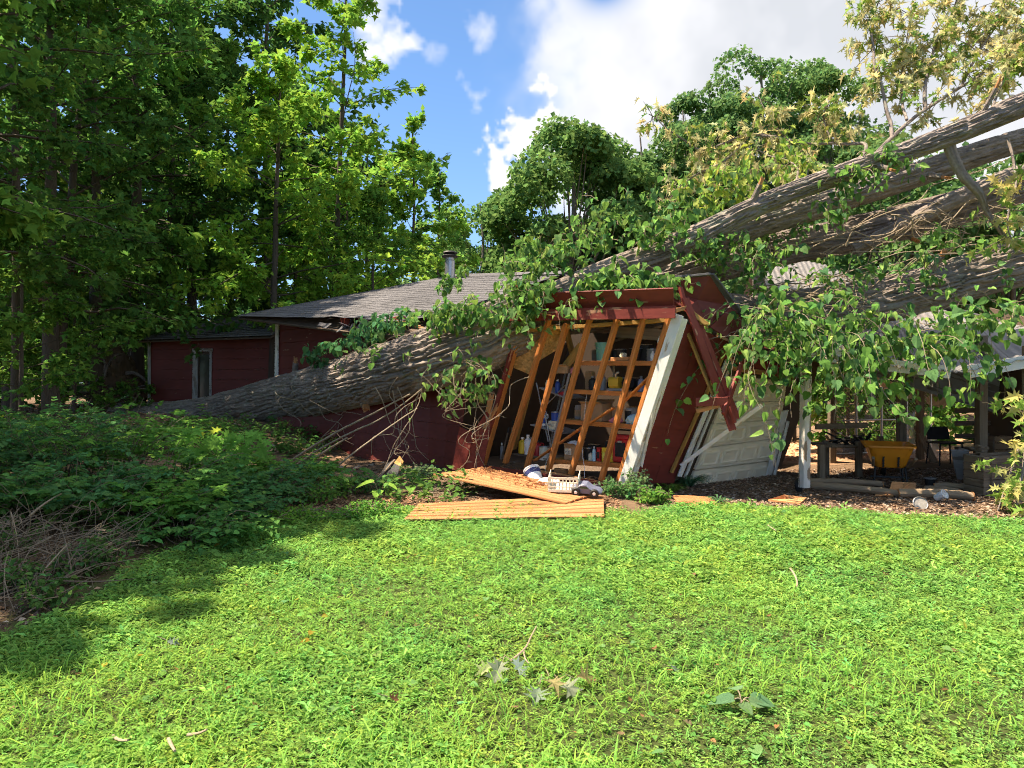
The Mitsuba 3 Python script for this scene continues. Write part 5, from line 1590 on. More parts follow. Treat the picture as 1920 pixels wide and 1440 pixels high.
vine('vine leaves standing over the thick middle limb at the right edge', [P(1690, 470, 10.3), P(1780, 450, 10.2), P(1880, 440, 10.0)], .2, .42, 16, 9, .12, 121)
vine('vine trailing over the lowest limb beside the soffit panel', [P(1400, 560, 10.3), P(1480, 550, 10.3), P(1560, 530, 10.2)], .2, .5, 14, 10, .115, 122)
vine('dark green vine growing along the top of the trunk below the broken eave', [P(590, 690, 13.6), P(650, 655, 13.0), P(710, 630, 12.4), P(765, 605, 11.9)], .14, .42, 44, 10, .15, 123, 36, True, cols=[(.08, .22, .09), (.10, .26, .09), (.07, .18, .08), (.12, .26, .11), (.09, .21, .07)])
vine('sparse vine hanging down the side of the trunk below the roof vent', [P(690, 660, 12.0), P(770, 650, 11.4), P(850, 640, 10.7)], .10, 1.1, 16, 7, .13, 124, 36)
vine('vine with bare stems hanging left of the torn red panel', [P(850, 690, 10.1), P(900, 680, 10.0), P(925, 690, 9.95)], .12, 1.15, 16, 6, .12, 125, 36)
vine('leafy strand in front of the torn red panel', [P(890, 730, 9.95), P(905, 740, 9.9)], .08, .7, 8, 8, .12, 126, 24)
vine('vine draped at the broken eave beside the roof vent', [P(830, 545, 11.2), P(845, 520, 11.4), P(890, 520, 11.0)], .12, .35, 10, 10, .12, 127)
vine('young vine in front of the low sunlit saplings behind the roof', [P(950, 525, 11.5), P(990, 500, 11.6), P(1030, 485, 11.6)], .2, .5, 22, 9, .13, 128, 30, True)
vine('vine tangle on top of the middle limb right of the front limb base', [P(1330, 480, 10.9), P(1420, 450, 10.9), P(1500, 430, 10.8)], .2, .45, 36, 10, .11, 129)
vine('yellowish vine sprays above the front limb near its middle', [P(1300, 395, 10.6), P(1380, 360, 10.6), P(1450, 330, 10.5), P(1530, 320, 10.4)], .26, .5, 50, 10, .12, 130, 30, True, cols=[(.34, .46, .07), (.26, .40, .06), (.45, .50, .12), (.22, .38, .06), (.32, .40, .1)])

# bare woody stems tangled round the trunk
def stems(label, a, b, n, r, sway, seed, mat='mat_vine_stem', cat='vine stem'):
    g = np.random.default_rng(seed)
    for i in range(n):
        pa, pb = a + g.normal(0, 1, 3) * [.42, .2, .1], b + g.normal(0, 1, 3) * [.4, .25, .2]
        k = 7
        q = [lerp(pa, pb, t / (k - 1)) + g.normal(0, sway, 3) * math.sin(math.pi * t / (k - 1)) for t in range(k)]
        key = thing('bare_stem', label, cat, label)
        part(key, 'stem', MB().tube(spline(q, 40), np.linspace(r, r * .55, 40), 6).ply(mat, True))
        for j in range(2):
            s = spline(q, 40)[g.integers(8, 34)]
            d = unit(g.normal(0, 1, 3) + [0, -.3, -.5]) * g.uniform(.15, .45)
            part(key, 'side_shoot', MB().tube(spline([s, s + d * .5 + g.normal(0, .05, 3), s + d], 12), np.linspace(r * .45, r * .2, 12), 5).ply(mat, True))


def pole(label, pts, r, seed, mat='mat_vine_stem'):
    q = spline([P(*x) for x in pts], 50)
    q = q + (meshkit.fbm(q * 2.5, 3, seed)[:, None] - .5) * .08
    key = thing('woody_stem', label, 'stem')
    part(key, 'stem', MB().tube(q, np.linspace(r, r * .6, 50), 7).ply(mat, True))


pole('long straight woody stem slanting from the trunk to the ground, uppermost of three', [(548, 862, 11.6), (640, 806, 11.4), (700, 775, 11.2), (770, 738, 10.9)], .022, 1)
pole('rope like twisted woody stem just below the uppermost slanting one', [(560, 868, 11.5), (640, 820, 11.3), (705, 790, 11.1), (790, 730, 10.7)], .018, 2)
pole('long thin woody stem, lowest of the three slanting from the trunk to the ground', [(585, 918, 10.4), (640, 868, 10.5), (700, 822, 10.5), (780, 768, 10.4)], .016, 3)
pole('short broken woody stub between the slanting stems', [(585, 862, 11.3), (620, 840, 11.2), (650, 822, 11.1)], .024, 4)
stems('thin bare vine stem hanging from the trunk over the lower red wall', P(740, 720, 11.0), P(760, 890, 10.6), 7, .007, .16, 11)
stems('thin pale vine stem looping down beside the torn red panel', P(850, 700, 10.2), P(870, 850, 10.0), 8, .007, .18, 12)
stems('brown dead vine stem lying along the thick middle limb', P(1500, 470, 10.75), P(1860, 385, 10.4), 9, .011, .12, 13)
stems('brown dead vine stem lying along the lowest limb', P(1420, 560, 10.6), P(1860, 490, 9.8), 8, .010, .12, 14)
stems('bare looping stem hanging from the middle limb', P(1560, 520, 10.4), P(1660, 600, 9.9), 5, .007, .16, 15)
stems('bare looping stem hanging from the limbs at the right edge', P(1740, 400, 10.3), P(1890, 440, 9.9), 6, .009, .2, 16)
stems('tan bare stem hanging among the leaves above the wheelbarrow', P(1560, 660, 9.2), P(1640, 740, 8.9), 3, .010, .08, 17)
stems('thin bare stem curving over the lower left of the trunk', P(540, 730, 14.2), P(620, 800, 12.8), 5, .007, .18, 18)
# ------------------------------------------------------------------ trees
def forest_tree(label, x, y, H, R, base, seed, leaf=.15, n=2600, col=(.075, .15, .022), tpl=MAPLE6, lean=(0, 0), r0=None, nb=None, cat='tree', group=None, name='forest_tree', profile=None, spray=None, tilt=.45):
    """A broadleaf tree: trunk, limbs, and layered sprays of leaves along the limbs."""
    g = np.random.default_rng(seed)
    z0 = float(ground_z(x, y))
    key = thing(name, label, cat, group)
    r0 = r0 or H * .0125
    k = 9
    tz = np.linspace(0, 1, k)
    tp = np.stack([x + lean[0] * tz ** 1.4 + g.normal(0, .05, k) * tz * H * .06, y + lean[1] * tz ** 1.4 + g.normal(0, .05, k) * tz * H * .06, z0 - .1 + tz * H], 1)
    tp = spline(tp, 40)
    part(key, 'trunk', MB().tube(tp, r0 * (1.12 - np.linspace(0, 1, 40) ** .8) + .01, 10).ply('mat_forest_bark', True))
    nb = nb or int(14 + H * 1.7)
    limbs = MB()
    pos, tip, nrm, sz, S0, S1 = [], [], [], [], [], []
    prof = profile or (lambda t: (.45 + .75 * math.sin(math.pi * min(1, .25 + .78 * t))) * (1 - .55 * t ** 3))
    per = max(1, n // nb)
    for b in range(nb):
        t = base + (1 - base) * ((b + g.random()) / nb) * .98
        o = tp[int(t * 39)]
        a = b * 2.39996 + g.normal(0, .35)
        ln = R * prof((t - base) / (1 - base)) * g.uniform(.6, 1.15)
        el = math.radians(8 + 45 * ((t - base) / (1 - base)) ** 1.5 + g.normal(0, 9))
        d = V(math.cos(a) * math.cos(el), math.sin(a) * math.cos(el), math.sin(el))
        q = [o]
        for s in range(5):
            d = unit(d + g.normal(0, .14, 3) + [0, 0, -.05])
            q.append(q[-1] + d * ln / 5)
        pts = spline(q, 16)
        limbs.tube(pts[::3], np.linspace(max(.008, r0 * .32 * (1 - .7 * t)), .005, 6), 4, False)
        nsp = max(3, int(ln * 3.2))
        pp = max(2, per // nsp)
        for s in range(nsp):
            f = .25 + .75 * (s + g.random()) / nsp
            c = pts[min(15, int(f * 15))]
            sd = unit(d * .6 + g.normal(0, 1, 3) * [1, 1, .28])
            sl = (spray or .28 * R ** .6) * g.uniform(.5, 1.2) * (1.15 - .5 * f)
            ends = c + sd * sl
            S0.append(c)
            S1.append(ends)
            u = g.random((pp, 1))
            lat = np.cross(sd, UP)
            p = c + sd * sl * (.15 + u) + lat * (g.normal(0, .28, (pp, 1)) * sl) + np.stack([g.normal(0, .03, pp), g.normal(0, .03, pp), g.normal(-.02, .07, pp) * (1 + sl)], 1)
            pos.append(p)
            tip.append(unit(sd + g.normal(0, .65, (pp, 3)) + [0, 0, -.35]))
            nrm.append(unit(g.normal(0, tilt, (pp, 3)) + [-.12, -.12, 1]))
            sz.append(leaf * g.uniform(.6, 1.2, pp))
    limbs.sticks(S0, S1, .006)
    part(key, 'limb_mass', limbs.ply('mat_forest_bark', True), kind='stuff')
    pos, tip, nrm, sz = np.vstack(pos), np.vstack(tip), np.vstack(nrm), np.concatenate(sz)
    part(key, 'crown', leaves([scatter(*tpl, pos, frames(tip, nrm), sz, tint(len(pos), col, .14, .22, g))], 'mat_leaf'), kind='stuff')
    return key


def clump_tree(label, x, y, H, R, base, seed, leaf=.22, n=16000, col=(.05, .105, .028), nclump=46, rc=.24, r0=.4, name='far_tree', sq=1.0):
    """A large tree farther off: rounded clumps of leaves at the ends of spreading limbs."""
    g = np.random.default_rng(seed)
    z0 = float(ground_z(x, y))
    key = thing(name, label, 'tree')
    zt = z0 + H
    cz = z0 + base * H
    tp = spline([(x, y, z0 - .2), (x + .1, y, z0 + H * .2), (x - .1, y, z0 + H * .45), (x + .2, y, z0 + H * .7), (x, y, z0 + H * .9)], 24)
    wood = MB()
    wood_t = MB().tube(tp, r0 * (1.1 - np.linspace(0, 1, 24) ** .8 * .95), 9)
    part(key, 'trunk', wood_t.ply('mat_bark', True))
    ha = (zt - cz) / 2
    mid = V(x, y, cz + ha)
    pos, nrm, tip, sz = [], [], [], []
    for c in range(nclump):
        u = g.normal(0, 1, 3)
        u = u / np.linalg.norm(u)
        rr = g.uniform(.55, 1.0) ** .6
        cc = mid + u * rr * V(R, R * sq, ha) * (1 - rc * .55)
        rad = rc * R * g.uniform(.65, 1.25)
        s = tp[int(np.clip((cc[2] - z0) / H * .62, .15, .8) * 23)]
        wood.tube(spline([s, lerp(s, cc, .5) + V(0, 0, -.05 * R) + g.normal(0, .04 * R, 3), cc], 10), np.linspace(r0 * .22, .02, 10), 5, False)
        k = n // nclump
        w = g.normal(0, 1, (k, 3))
        w = w / np.linalg.norm(w, axis=1, keepdims=True)
        w[:, 2] = np.where(w[:, 2] < -.2, w[:, 2] * -.6, w[:, 2])
        lump = .70 + .6 * meshkit.fbm(w * 2.2 + c * 3.1, 3, seed)
        p = cc + w * (rad * lump * g.uniform(.72, 1.05, k) ** .7)[:, None] * [1, 1, .85]
        pos.append(p)
        nrm.append(unit(w * .9 + g.normal(0, .5, (k, 3)) + [-.05, -.05, .45]))
        tip.append(unit(w * .4 + g.normal(0, .7, (k, 3)) + [0, 0, -.45]))
        sz.append(leaf * g.uniform(.6, 1.3, k))
    part(key, 'limb_mass', wood.ply('mat_stem', True), kind='stuff')
    pos, nrm, tip, sz = np.vstack(pos), np.vstack(nrm), np.vstack(tip), np.concatenate(sz)
    part(key, 'crown', leaves([scatter(*KITE, pos, frames(tip, nrm), np.stack([sz * 1.5, sz, sz], 1), tint(len(pos), col, .10, .20, g))], 'mat_leaf'), kind='stuff')
    return key


def X(px, Y):
    return (px - 960) / FPX * Y


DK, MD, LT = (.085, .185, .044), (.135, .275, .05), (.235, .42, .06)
# the wood at the left: front edge, then deeper rows
FT = forest_tree
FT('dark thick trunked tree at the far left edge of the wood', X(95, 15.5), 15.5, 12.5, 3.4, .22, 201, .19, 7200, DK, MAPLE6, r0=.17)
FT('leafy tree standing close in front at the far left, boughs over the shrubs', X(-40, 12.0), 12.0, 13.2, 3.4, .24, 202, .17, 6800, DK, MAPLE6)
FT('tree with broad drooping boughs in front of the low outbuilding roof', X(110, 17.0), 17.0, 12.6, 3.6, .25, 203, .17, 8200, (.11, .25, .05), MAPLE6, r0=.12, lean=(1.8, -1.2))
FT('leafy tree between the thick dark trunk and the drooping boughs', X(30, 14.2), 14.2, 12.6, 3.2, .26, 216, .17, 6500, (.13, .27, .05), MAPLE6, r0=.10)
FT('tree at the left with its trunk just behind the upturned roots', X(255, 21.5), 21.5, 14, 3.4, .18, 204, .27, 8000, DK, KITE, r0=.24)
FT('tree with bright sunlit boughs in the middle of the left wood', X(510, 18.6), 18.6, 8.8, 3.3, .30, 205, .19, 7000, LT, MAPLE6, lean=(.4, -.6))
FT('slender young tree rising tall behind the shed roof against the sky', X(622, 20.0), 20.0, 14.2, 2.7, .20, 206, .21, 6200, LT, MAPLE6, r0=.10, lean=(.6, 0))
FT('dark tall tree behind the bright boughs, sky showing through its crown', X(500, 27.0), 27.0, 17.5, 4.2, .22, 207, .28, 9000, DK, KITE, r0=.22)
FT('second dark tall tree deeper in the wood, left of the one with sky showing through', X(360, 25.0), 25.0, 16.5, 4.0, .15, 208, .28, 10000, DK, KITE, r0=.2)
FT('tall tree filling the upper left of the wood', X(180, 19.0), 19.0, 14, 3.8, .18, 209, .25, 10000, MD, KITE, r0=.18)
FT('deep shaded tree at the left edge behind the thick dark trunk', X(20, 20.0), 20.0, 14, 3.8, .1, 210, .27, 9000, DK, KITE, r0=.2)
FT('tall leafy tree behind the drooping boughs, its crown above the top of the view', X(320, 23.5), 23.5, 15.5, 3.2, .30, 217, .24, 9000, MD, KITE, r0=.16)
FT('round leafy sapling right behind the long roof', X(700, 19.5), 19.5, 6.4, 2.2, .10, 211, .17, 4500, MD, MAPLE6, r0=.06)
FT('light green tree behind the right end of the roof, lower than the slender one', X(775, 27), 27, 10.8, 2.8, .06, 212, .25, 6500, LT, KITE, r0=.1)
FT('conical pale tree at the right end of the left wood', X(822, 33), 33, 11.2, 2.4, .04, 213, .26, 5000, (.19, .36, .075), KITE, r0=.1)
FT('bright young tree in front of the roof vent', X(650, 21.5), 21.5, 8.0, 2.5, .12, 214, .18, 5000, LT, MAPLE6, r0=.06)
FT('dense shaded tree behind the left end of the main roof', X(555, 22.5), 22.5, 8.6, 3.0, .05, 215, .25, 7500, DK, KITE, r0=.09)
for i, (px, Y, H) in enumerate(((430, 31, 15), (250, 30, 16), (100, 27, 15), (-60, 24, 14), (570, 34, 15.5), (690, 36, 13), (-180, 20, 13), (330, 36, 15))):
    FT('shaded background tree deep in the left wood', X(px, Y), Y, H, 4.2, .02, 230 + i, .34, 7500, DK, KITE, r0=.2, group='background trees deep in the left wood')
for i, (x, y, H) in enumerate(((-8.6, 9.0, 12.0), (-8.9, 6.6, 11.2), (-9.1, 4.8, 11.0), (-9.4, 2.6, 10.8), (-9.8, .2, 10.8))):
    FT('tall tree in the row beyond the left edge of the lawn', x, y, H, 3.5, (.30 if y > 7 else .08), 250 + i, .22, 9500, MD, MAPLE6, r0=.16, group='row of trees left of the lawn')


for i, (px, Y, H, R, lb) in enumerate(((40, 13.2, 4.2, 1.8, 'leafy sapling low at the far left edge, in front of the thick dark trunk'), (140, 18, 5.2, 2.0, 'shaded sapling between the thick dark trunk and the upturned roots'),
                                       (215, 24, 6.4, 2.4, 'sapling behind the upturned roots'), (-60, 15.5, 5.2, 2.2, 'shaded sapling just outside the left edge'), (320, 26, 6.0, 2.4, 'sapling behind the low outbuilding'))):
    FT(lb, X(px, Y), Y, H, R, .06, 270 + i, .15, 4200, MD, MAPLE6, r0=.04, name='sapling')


def far_wood():
    """The wood that closes the view all round, far off: one mass of leaves."""
    g = np.random.default_rng(61)
    n = 46000
    a = g.uniform(-1.25, 1.25, n)
    lump = meshkit.fbm(np.stack([a * 14, 0 * a, 0 * a], -1), 3, 3)
    dist = 62 + g.uniform(0, 7, n) + 5 * (lump - .5)
    top = 4 + 9 * lump
    z = top * g.random(n) ** .8
    pos = np.column_stack([dist * np.sin(a), dist * np.cos(a), z])
    nrm = unit(g.normal(0, .6, (n, 3)) + [0, -.3, .7])
    tip = unit(g.normal(0, .8, (n, 3)) + [0, 0, -.4])
    s = g.uniform(.5, 1.0, n)
    solo('far_woods', leaves([scatter(*KITE, pos, frames(tip, nrm), np.stack([s * 1.5, s, s], 1), tint(n, (.10, .20, .055), .1, .2, g))], 'mat_leaf'), 'dense green wood closing the view far behind everything', 'woods', kind='stuff')


far_wood()

# far trees against the sky
clump_tree('great rounded oak beyond the shed roof, its limbs showing through the crown', X(1070, 42), 42, 17.6, 5.6, .10, 301, .28, 46000, (0.153, 0.270, 0.077), 84, .27, .40)
clump_tree('lower rounded tree at the left of the great oak', X(900, 44), 44, 13.8, 4.0, .06, 302, .24, 12000, (0.162, 0.287, 0.088), 30, .32, .28)
clump_tree('dark bushy tree just right of the great oak', X(1200, 45), 45, 19.3, 3.6, .1, 303, .25, 13000, (0.133, 0.244, 0.083), 34, .30, .3)
clump_tree('tall tree at the left of the high group behind the front limb', X(1330, 50), 50, 24.6, 4.6, .06, 304, .27, 22400, (0.141, 0.256, 0.088), 64, .30, .35)
clump_tree('highest tree of the group behind the front limb', X(1425, 52), 52, 28.6, 5.2, .06, 305, .28, 25200, (0.147, 0.270, 0.088), 70, .28, .4)
clump_tree('tall tree at the right of the high group, beside the withering oak leaves', X(1545, 52), 52, 27.6, 5.4, .06, 306, .28, 25200, (0.162, 0.282, 0.088), 70, .28, .4)
clump_tree('tree filling the dip between the dark bushy tree and the high group', X(1280, 47), 47, 22.0, 4.0, .05, 314, .27, 16000, (.15, .26, .08), 44, .32, .3)
clump_tree('lower tree in front of the high group, just above the front limb', X(1390, 45), 45, 17.0, 4.2, .05, 315, .27, 18000, (.145, .255, .08), 48, .30, .3)
clump_tree('lower tree in front of the high group at its right side', X(1510, 45), 45, 18.0, 4.2, .05, 316, .27, 18000, (.15, .26, .085), 48, .30, .3)
clump_tree('tree behind the withering leaves right of the high group', X(1630, 46), 46, 19.0, 4.2, .05, 317, .28, 16000, (.15, .26, .085), 42, .30, .3)
clump_tree('small pointed tree between the great oak and the high group', X(1245, 50), 50, 22.2, 2.2, .3, 307, .25, 6000, (0.176, 0.295, 0.104), 18, .36, .2)
clump_tree('dark low tree behind the carport', X(1480, 34), 34, 10, 4.2, .02, 308, .24, 12000, (0.133, 0.244, 0.088), 30, .3, .3)
clump_tree('wide tree beyond the right edge behind the carport', X(1700, 32), 32, 12.5, 4.6, .03, 309, .25, 13000, (0.147, 0.270, 0.088), 34, .3, .3)
clump_tree('tree at the right edge behind the withering oak leaves', X(1900, 30), 30, 12.5, 4.2, .03, 310, .25, 11000, (0.147, 0.270, 0.088), 30, .3, .3)
clump_tree('wide low tree behind the great oak', X(1010, 56), 56, 12.5, 6.5, .02, 311, .3, 9000, (0.147, 0.256, 0.094), 30, .3, .3)
clump_tree('wide low tree behind the dark bushy one', X(1290, 58), 58, 15, 6.5, .02, 312, .3, 9000, (0.141, 0.251, 0.094), 30, .3, .3)
clump_tree('wide low tree in the gap left of the great oak', X(840, 60), 60, 13.5, 5.5, .02, 313, .3, 9000, (0.176, 0.295, 0.106), 30, .3, .3)
for i, (px, Y, H, R, lb) in enumerate(((880, 24, 4.6, 1.7, 'bright sapling behind the roof vent'), (960, 25, 5.2, 1.8, 'bright sapling behind the right end of the roof'),
                                       (1040, 26, 5.4, 1.9, 'sunlit sapling at the foot of the great oak'), (800, 25, 6.2, 1.8, 'feathery light green sapling left of the roof vent'))):
    forest_tree(lb, X(px, Y), Y, H, R, .05, 330 + i, .17, 2400, (0.353, 0.538, 0.088), OVAL, r0=.05, name='sapling')
for i, (px, Y, H, R, lb) in enumerate(((1590, 17.6, 3.0, 1.8, 'shaded bush beyond the chain link pen'), (1690, 18.2, 3.2, 2.0, 'bush seen between the hanging vines beyond the wheelbarrow'),
                                       (1830, 17.2, 2.8, 1.8, 'sunlit bush beyond the right end of the carport'), (1960, 18.5, 3.4, 1.8, 'bush beyond the slatted wall at the right edge'), (1490, 19, 4.0, 2.0, 'bush behind the pale carport post'))):
    forest_tree(lb, X(px, Y), Y, H, R * 1.15, .03, 350 + i, .16, 4500, MD, OVAL, r0=.04, name='bush', cat='bush')


# ------------------------------------------------------------------ shrubs and weeds along the left bank
def shrub(label, x, y, h, R, seed, nst=16, per=26, leaf=.085, col=(.06, .135, .035), tpl=OVAL, name='shrub', pinn=True, cat='shrub', group=None, singles=0):
    g = np.random.default_rng(seed)
    z = float(ground_z(x, y))
    key = thing(name, label, cat, group)
    st = MB()
    pos, tip, nrm, sz = [], [], [], []
    for s in range(nst):
        a = g.uniform(0, 6.283)
        rr = R * math.sqrt(g.random())
        hh = h * g.uniform(.55, 1.1) * (1 - .3 * rr / R)
        b = V(x + .35 * rr * math.cos(a), y + .35 * rr * math.sin(a), z - .02)
        e = V(x + rr * math.cos(a), y + rr * math.sin(a), z + hh)
        q = spline([b, lerp(b, e, .5) + V(0, 0, .12 * h) + g.normal(0, .05, 3), e + V(math.cos(a), math.sin(a), -.25) * .1 * h], 16)
        st.tube(q[::3], np.linspace(.007, .003, 6), 3, False)
        if pinn:                                                  # compound leaves: leaflets in pairs along arching stalks
            for c in range(max(2, per // 9)):
                o = q[g.integers(5, 16)]
                d = unit(V(math.cos(a), math.sin(a), .25) * .5 + g.normal(0, .8, 3) * [1, 1, .35])
                ln = g.uniform(.16, .34)
                side = unit(np.cross(d, UP))
                k = 5
                for t in range(k):
                    f = .3 + .7 * t / (k - 1)
                    p = o + d * ln * f + V(0, 0, -.10 * ln * f * f)
                    for sg in (-1, 1):
                        pos.append(p)
                        tip.append(unit(side * sg + d * .5 + g.normal(0, .2, 3) + [0, 0, -.12]))
                        nrm.append(unit(V(0, 0, 1) + g.normal(0, .3, 3)))
                        sz.append(leaf * g.uniform(.6, 1.1))
        else:
            for c in range(per):
                f = g.uniform(.25, 1)
                o = q[int(f * 15)]
                d = unit(g.normal(0, 1, 3) * [1, 1, .4])
                pos.append(o + d * .02)
                tip.append(unit(d + [0, 0, -.2]))
                nrm.append(unit(V(0, 0, 1) + g.normal(0, .4, 3)))
                sz.append(leaf * g.uniform(.6, 1.2))
    part(key, 'stem', st.ply('mat_stem', True), kind='stuff')
    pos, tip, nrm, sz = np.array(pos), np.array(tip), np.array(nrm), np.array(sz)
    part(key, 'foliage', leaves([scatter(*tpl, pos, frames(tip, nrm), sz, tint(len(pos), col, .12, .2, g))], 'mat_leaf'), kind='stuff')
    return key


SHR = [(40, 8.6, 0.66, .9, 'leafy shrub at the far left edge with light tips'), (120, 8.0, 0.63, .8, 'shrub left of the tallest green shrub'), (215, 8.4, 0.75, .9, 'tallest green shrub in front of the upturned roots'),
       (310, 8.0, 0.60, .8, 'feathery shrub left of the broad leaved plant'), (160, 6.8, 0.45, .7, 'low shrub in the shade behind the brush pile'), (290, 6.9, 0.45, .75, 'low feathery shrub in the middle of the shaded bank'),
       (400, 7.8, 0.48, .7, 'shrub below the broad leaved plant'), (480, 8.6, 0.51, .7, 'dark fern like shrub in front of the lower red wall'), (430, 9.6, 0.48, .7, 'dark shrub against the trunk behind the fern like one'),
       (350, 6.4, 0.30, .6, 'knee high weeds on the shaded bank near the lawn'), (445, 7.4, 0.33, .6, 'weeds where the shaded bank meets the lawn'), (560, 10.2, 0.36, .6, 'dark weeds under the slanting woody stems'),
       (30, 10.5, 0.63, 1.1, 'tall shaded shrub deep at the far left'), (130, 11.5, 0.68, 1.1, 'tall shaded shrub below the thick dark trunk'), (330, 11.5, 0.59, .9, 'dark shrub hiding the foot of the trunk'), (70, 6.6, 0.36, .6, 'low weeds above the brush pile')]
for i, (px, Y, h, R, lb) in enumerate(SHR):
    shrub(lb, X(px, Y), Y, h * (1.4 if px < 260 else 1.15 if px < 360 else .85), R, 400 + i, 34, 40, .088, ((0.114, 0.266, 0.067), (0.095, 0.228, 0.080), (0.142, 0.314, 0.057))[i % 3])
# a hydrangea-like plant with large lobed leaves, leaf by leaf
k = thing('broad_leaved_plant', 'plant with large bright green lobed leaves in front of the trunk at the left', 'plant')
st = MB()
BL = []
for q in range(4):
    c = tint(1, (0.162, 0.361, 0.067) if q else (0.380, 0.456, 0.057), .05, .1)
    v, f = OAK
    v = v * [1.25, 1, .7]
    BL.append(mikit.ply((v, f), 'mat_leaf', color=np.repeat(c, len(v), 0)))
for i in range(90):
    px, py = rng.uniform(310, 495), rng.uniform(798, 858)
    p = P(px, py, 9.3 + rng.uniform(-.35, .45))
    b = V(X(400, 9.4) + rng.normal(0, .25), 9.4 + rng.normal(0, .15), float(ground_z(X(400, 9.4), 9.4)))
    if i % 3 == 0:
        st.tube(spline([b, lerp(b, p, .6) + UP * .12, p], 12), np.linspace(.009, .003, 12), 5, False)
    d = unit(V(rng.normal(0, 1), rng.normal(-.6, .5), -.55))
    part(k, 'leaf', placed(BL[0 if (py < 812 and 360 < px < 420) else rng.integers(1, 4)], p, frames(d[None], unit(V(rng.normal(0, .3), -.35, 1))[None])[0], rng.uniform(.16, .26)))
part(k, 'stem', st.ply('mat_stem', True), kind='stuff')

# knee high weeds covering the bank and the ground under the trunk
g = np.random.default_rng(311)
n = 3600
x, y = g.uniform(-10.5, .1, n), g.uniform(4.0, 14.5, n)
keep = ((x < -3.05 - .3 * g.random(n)) & (y > 4.7 + .9 * g.random(n))) | ((y > 8.6 + .5 * g.random(n)) & (x < -.9 * (y - 8.0)))
keep &= (meshkit.fbm(np.stack([x * .7, y * .7, 0 * x], -1), 3, 5) > .40)
keep |= (y > 8.1) & (y < 9.6) & (x > -2.8) & (x < -.45) & (g.random(n) < .6)
x, y = x[keep], y[keep]
z = ground_z(x, y)
pp, tt, nn, sz = [], [], [], []
S0, S1 = [], []
for a, b, c in zip(x, y, z):
    h = g.uniform(.12, .38)
    k = g.integers(8, 15)
    top = np.array([a, b, c]) + [g.normal(0, .08), g.normal(0, .08), h]
    S0.append([a, b, c])
    S1.append(top)
    f = g.uniform(.25, 1.0, (k, 1))
    d = unit(g.normal(0, 1, (k, 3)) * [1, 1, .3])
    pp.append(np.array([a, b, c]) * (1 - f) + top * f + d * .02)
    tt.append(unit(d + [0, 0, -.15]))
    nn.append(unit(g.normal(0, .35, (k, 3)) + [0, 0, 1]))
    sz.append(.085 * g.uniform(.5, 1.2, k))
pp, tt, nn, sz = np.vstack(pp), np.vstack(tt), np.vstack(nn), np.concatenate(sz)
solo('bank_weeds', leaves([scatter(*OVAL, pp, frames(tt, nn), sz, tint(len(pp), (.13, .26, .06), .14, .28, g))], 'mat_leaf'), 'low dark green weeds covering the shaded bank and the ground under the trunk', 'weeds', kind='stuff')

# strappy clumps and weeds at the shed corner
def strap(label, c, n, L, seed, col=(0.104, 0.228, 0.104), cat='plant'):
    g = np.random.default_rng(seed)
    key = thing('grassy_clump', label, cat)
    vs, fs, cs = [], [], []
    for i in range(n):
        a = g.uniform(0, 6.283)
        d = V(math.cos(a), math.sin(a), 0)
        ln, w = L * g.uniform(.55, 1.1), g.uniform(.006, .011)
        o = c + d * g.uniform(0, .07)
        k = 7
        lift = g.uniform(.7, 1.25)
        pts = [o + d * ln * .8 * (s / (k - 1)) ** 1.2 + UP * ln * (lift * (s / (k - 1)) - .75 * lift * (s / (k - 1)) ** 2.2) for s in range(k)]
        side = np.cross(d, UP)
        ww = w * np.array([.7, 1, 1, .9, .75, .5, .1])
        v = np.array([p + side * q * t + UP * (.25 * abs(t) * q) for p, q in zip(pts, ww) for t in (-1, 0, 1)])
        f = []
        for s in range(k - 1):
            for t in (0, 1):
                a0 = s * 3 + t
                f += [[a0, a0 + 1, a0 + 4], [a0, a0 + 4, a0 + 3]]
        vs.append(v)
        fs.append(np.array(f) + i * 3 * k)
        cs.append(np.repeat(tint(1, col, .12, .25, g), 3 * k, 0))
    part(key, 'blade_mass', mikit.ply((np.vstack(vs), np.vstack(fs)), 'mat_leaf_gloss', color=np.vstack(cs)), kind='stuff')


strap('large clump of strappy dark green leaves at the foot of the white corner board', G(1235, 905), 190, .42, 1)
strap('strappy clump with thin arching leaves in front of the garage door', G(1290, 912), 170, .44, 2)
strap('small yellower strappy clump between the two larger ones', G(1262, 922), 90, .28, 3, (0.190, 0.323, 0.057))
strap('low strappy tuft at the right of the plywood scrap', G(1347, 944), 40, .2, 4)
for i, (px, py, h, R, lb) in enumerate(((1165, 935, .28, .28, 'low leafy weed right of the end of the level siding sheet'), (1200, 925, .35, .25, 'silvery leaved weed below the strappy clump'), (1230, 945, .22, .22, 'low weed in front of the strappy clumps'),
                                       (905, 905, .2, .3, 'low weeds below the torn red panel'), (1140, 925, .2, .2, 'small weed beside the toy car'), (640, 930, .35, .35, 'weed with light leaves below the slanting stems'),
                                       (700, 925, .3, .3, 'small weed left of the black torn board'), (780, 905, .3, .3, 'weeds at the right of the black torn board'), (590, 945, .3, .4, 'leafy weeds at the lawn edge under the trunk'), (520, 950, .35, .4, 'weeds at the corner of lawn and bank'))):
    c = G(px, py)
    shrub(lb, c[0], c[1], h, R, 450 + i, 22, 22, .055, ((0.114, 0.247, 0.076), (0.171, 0.285, 0.133), (0.152, 0.323, 0.057))[i % 3], OVAL, 'weed', False, 'weed')


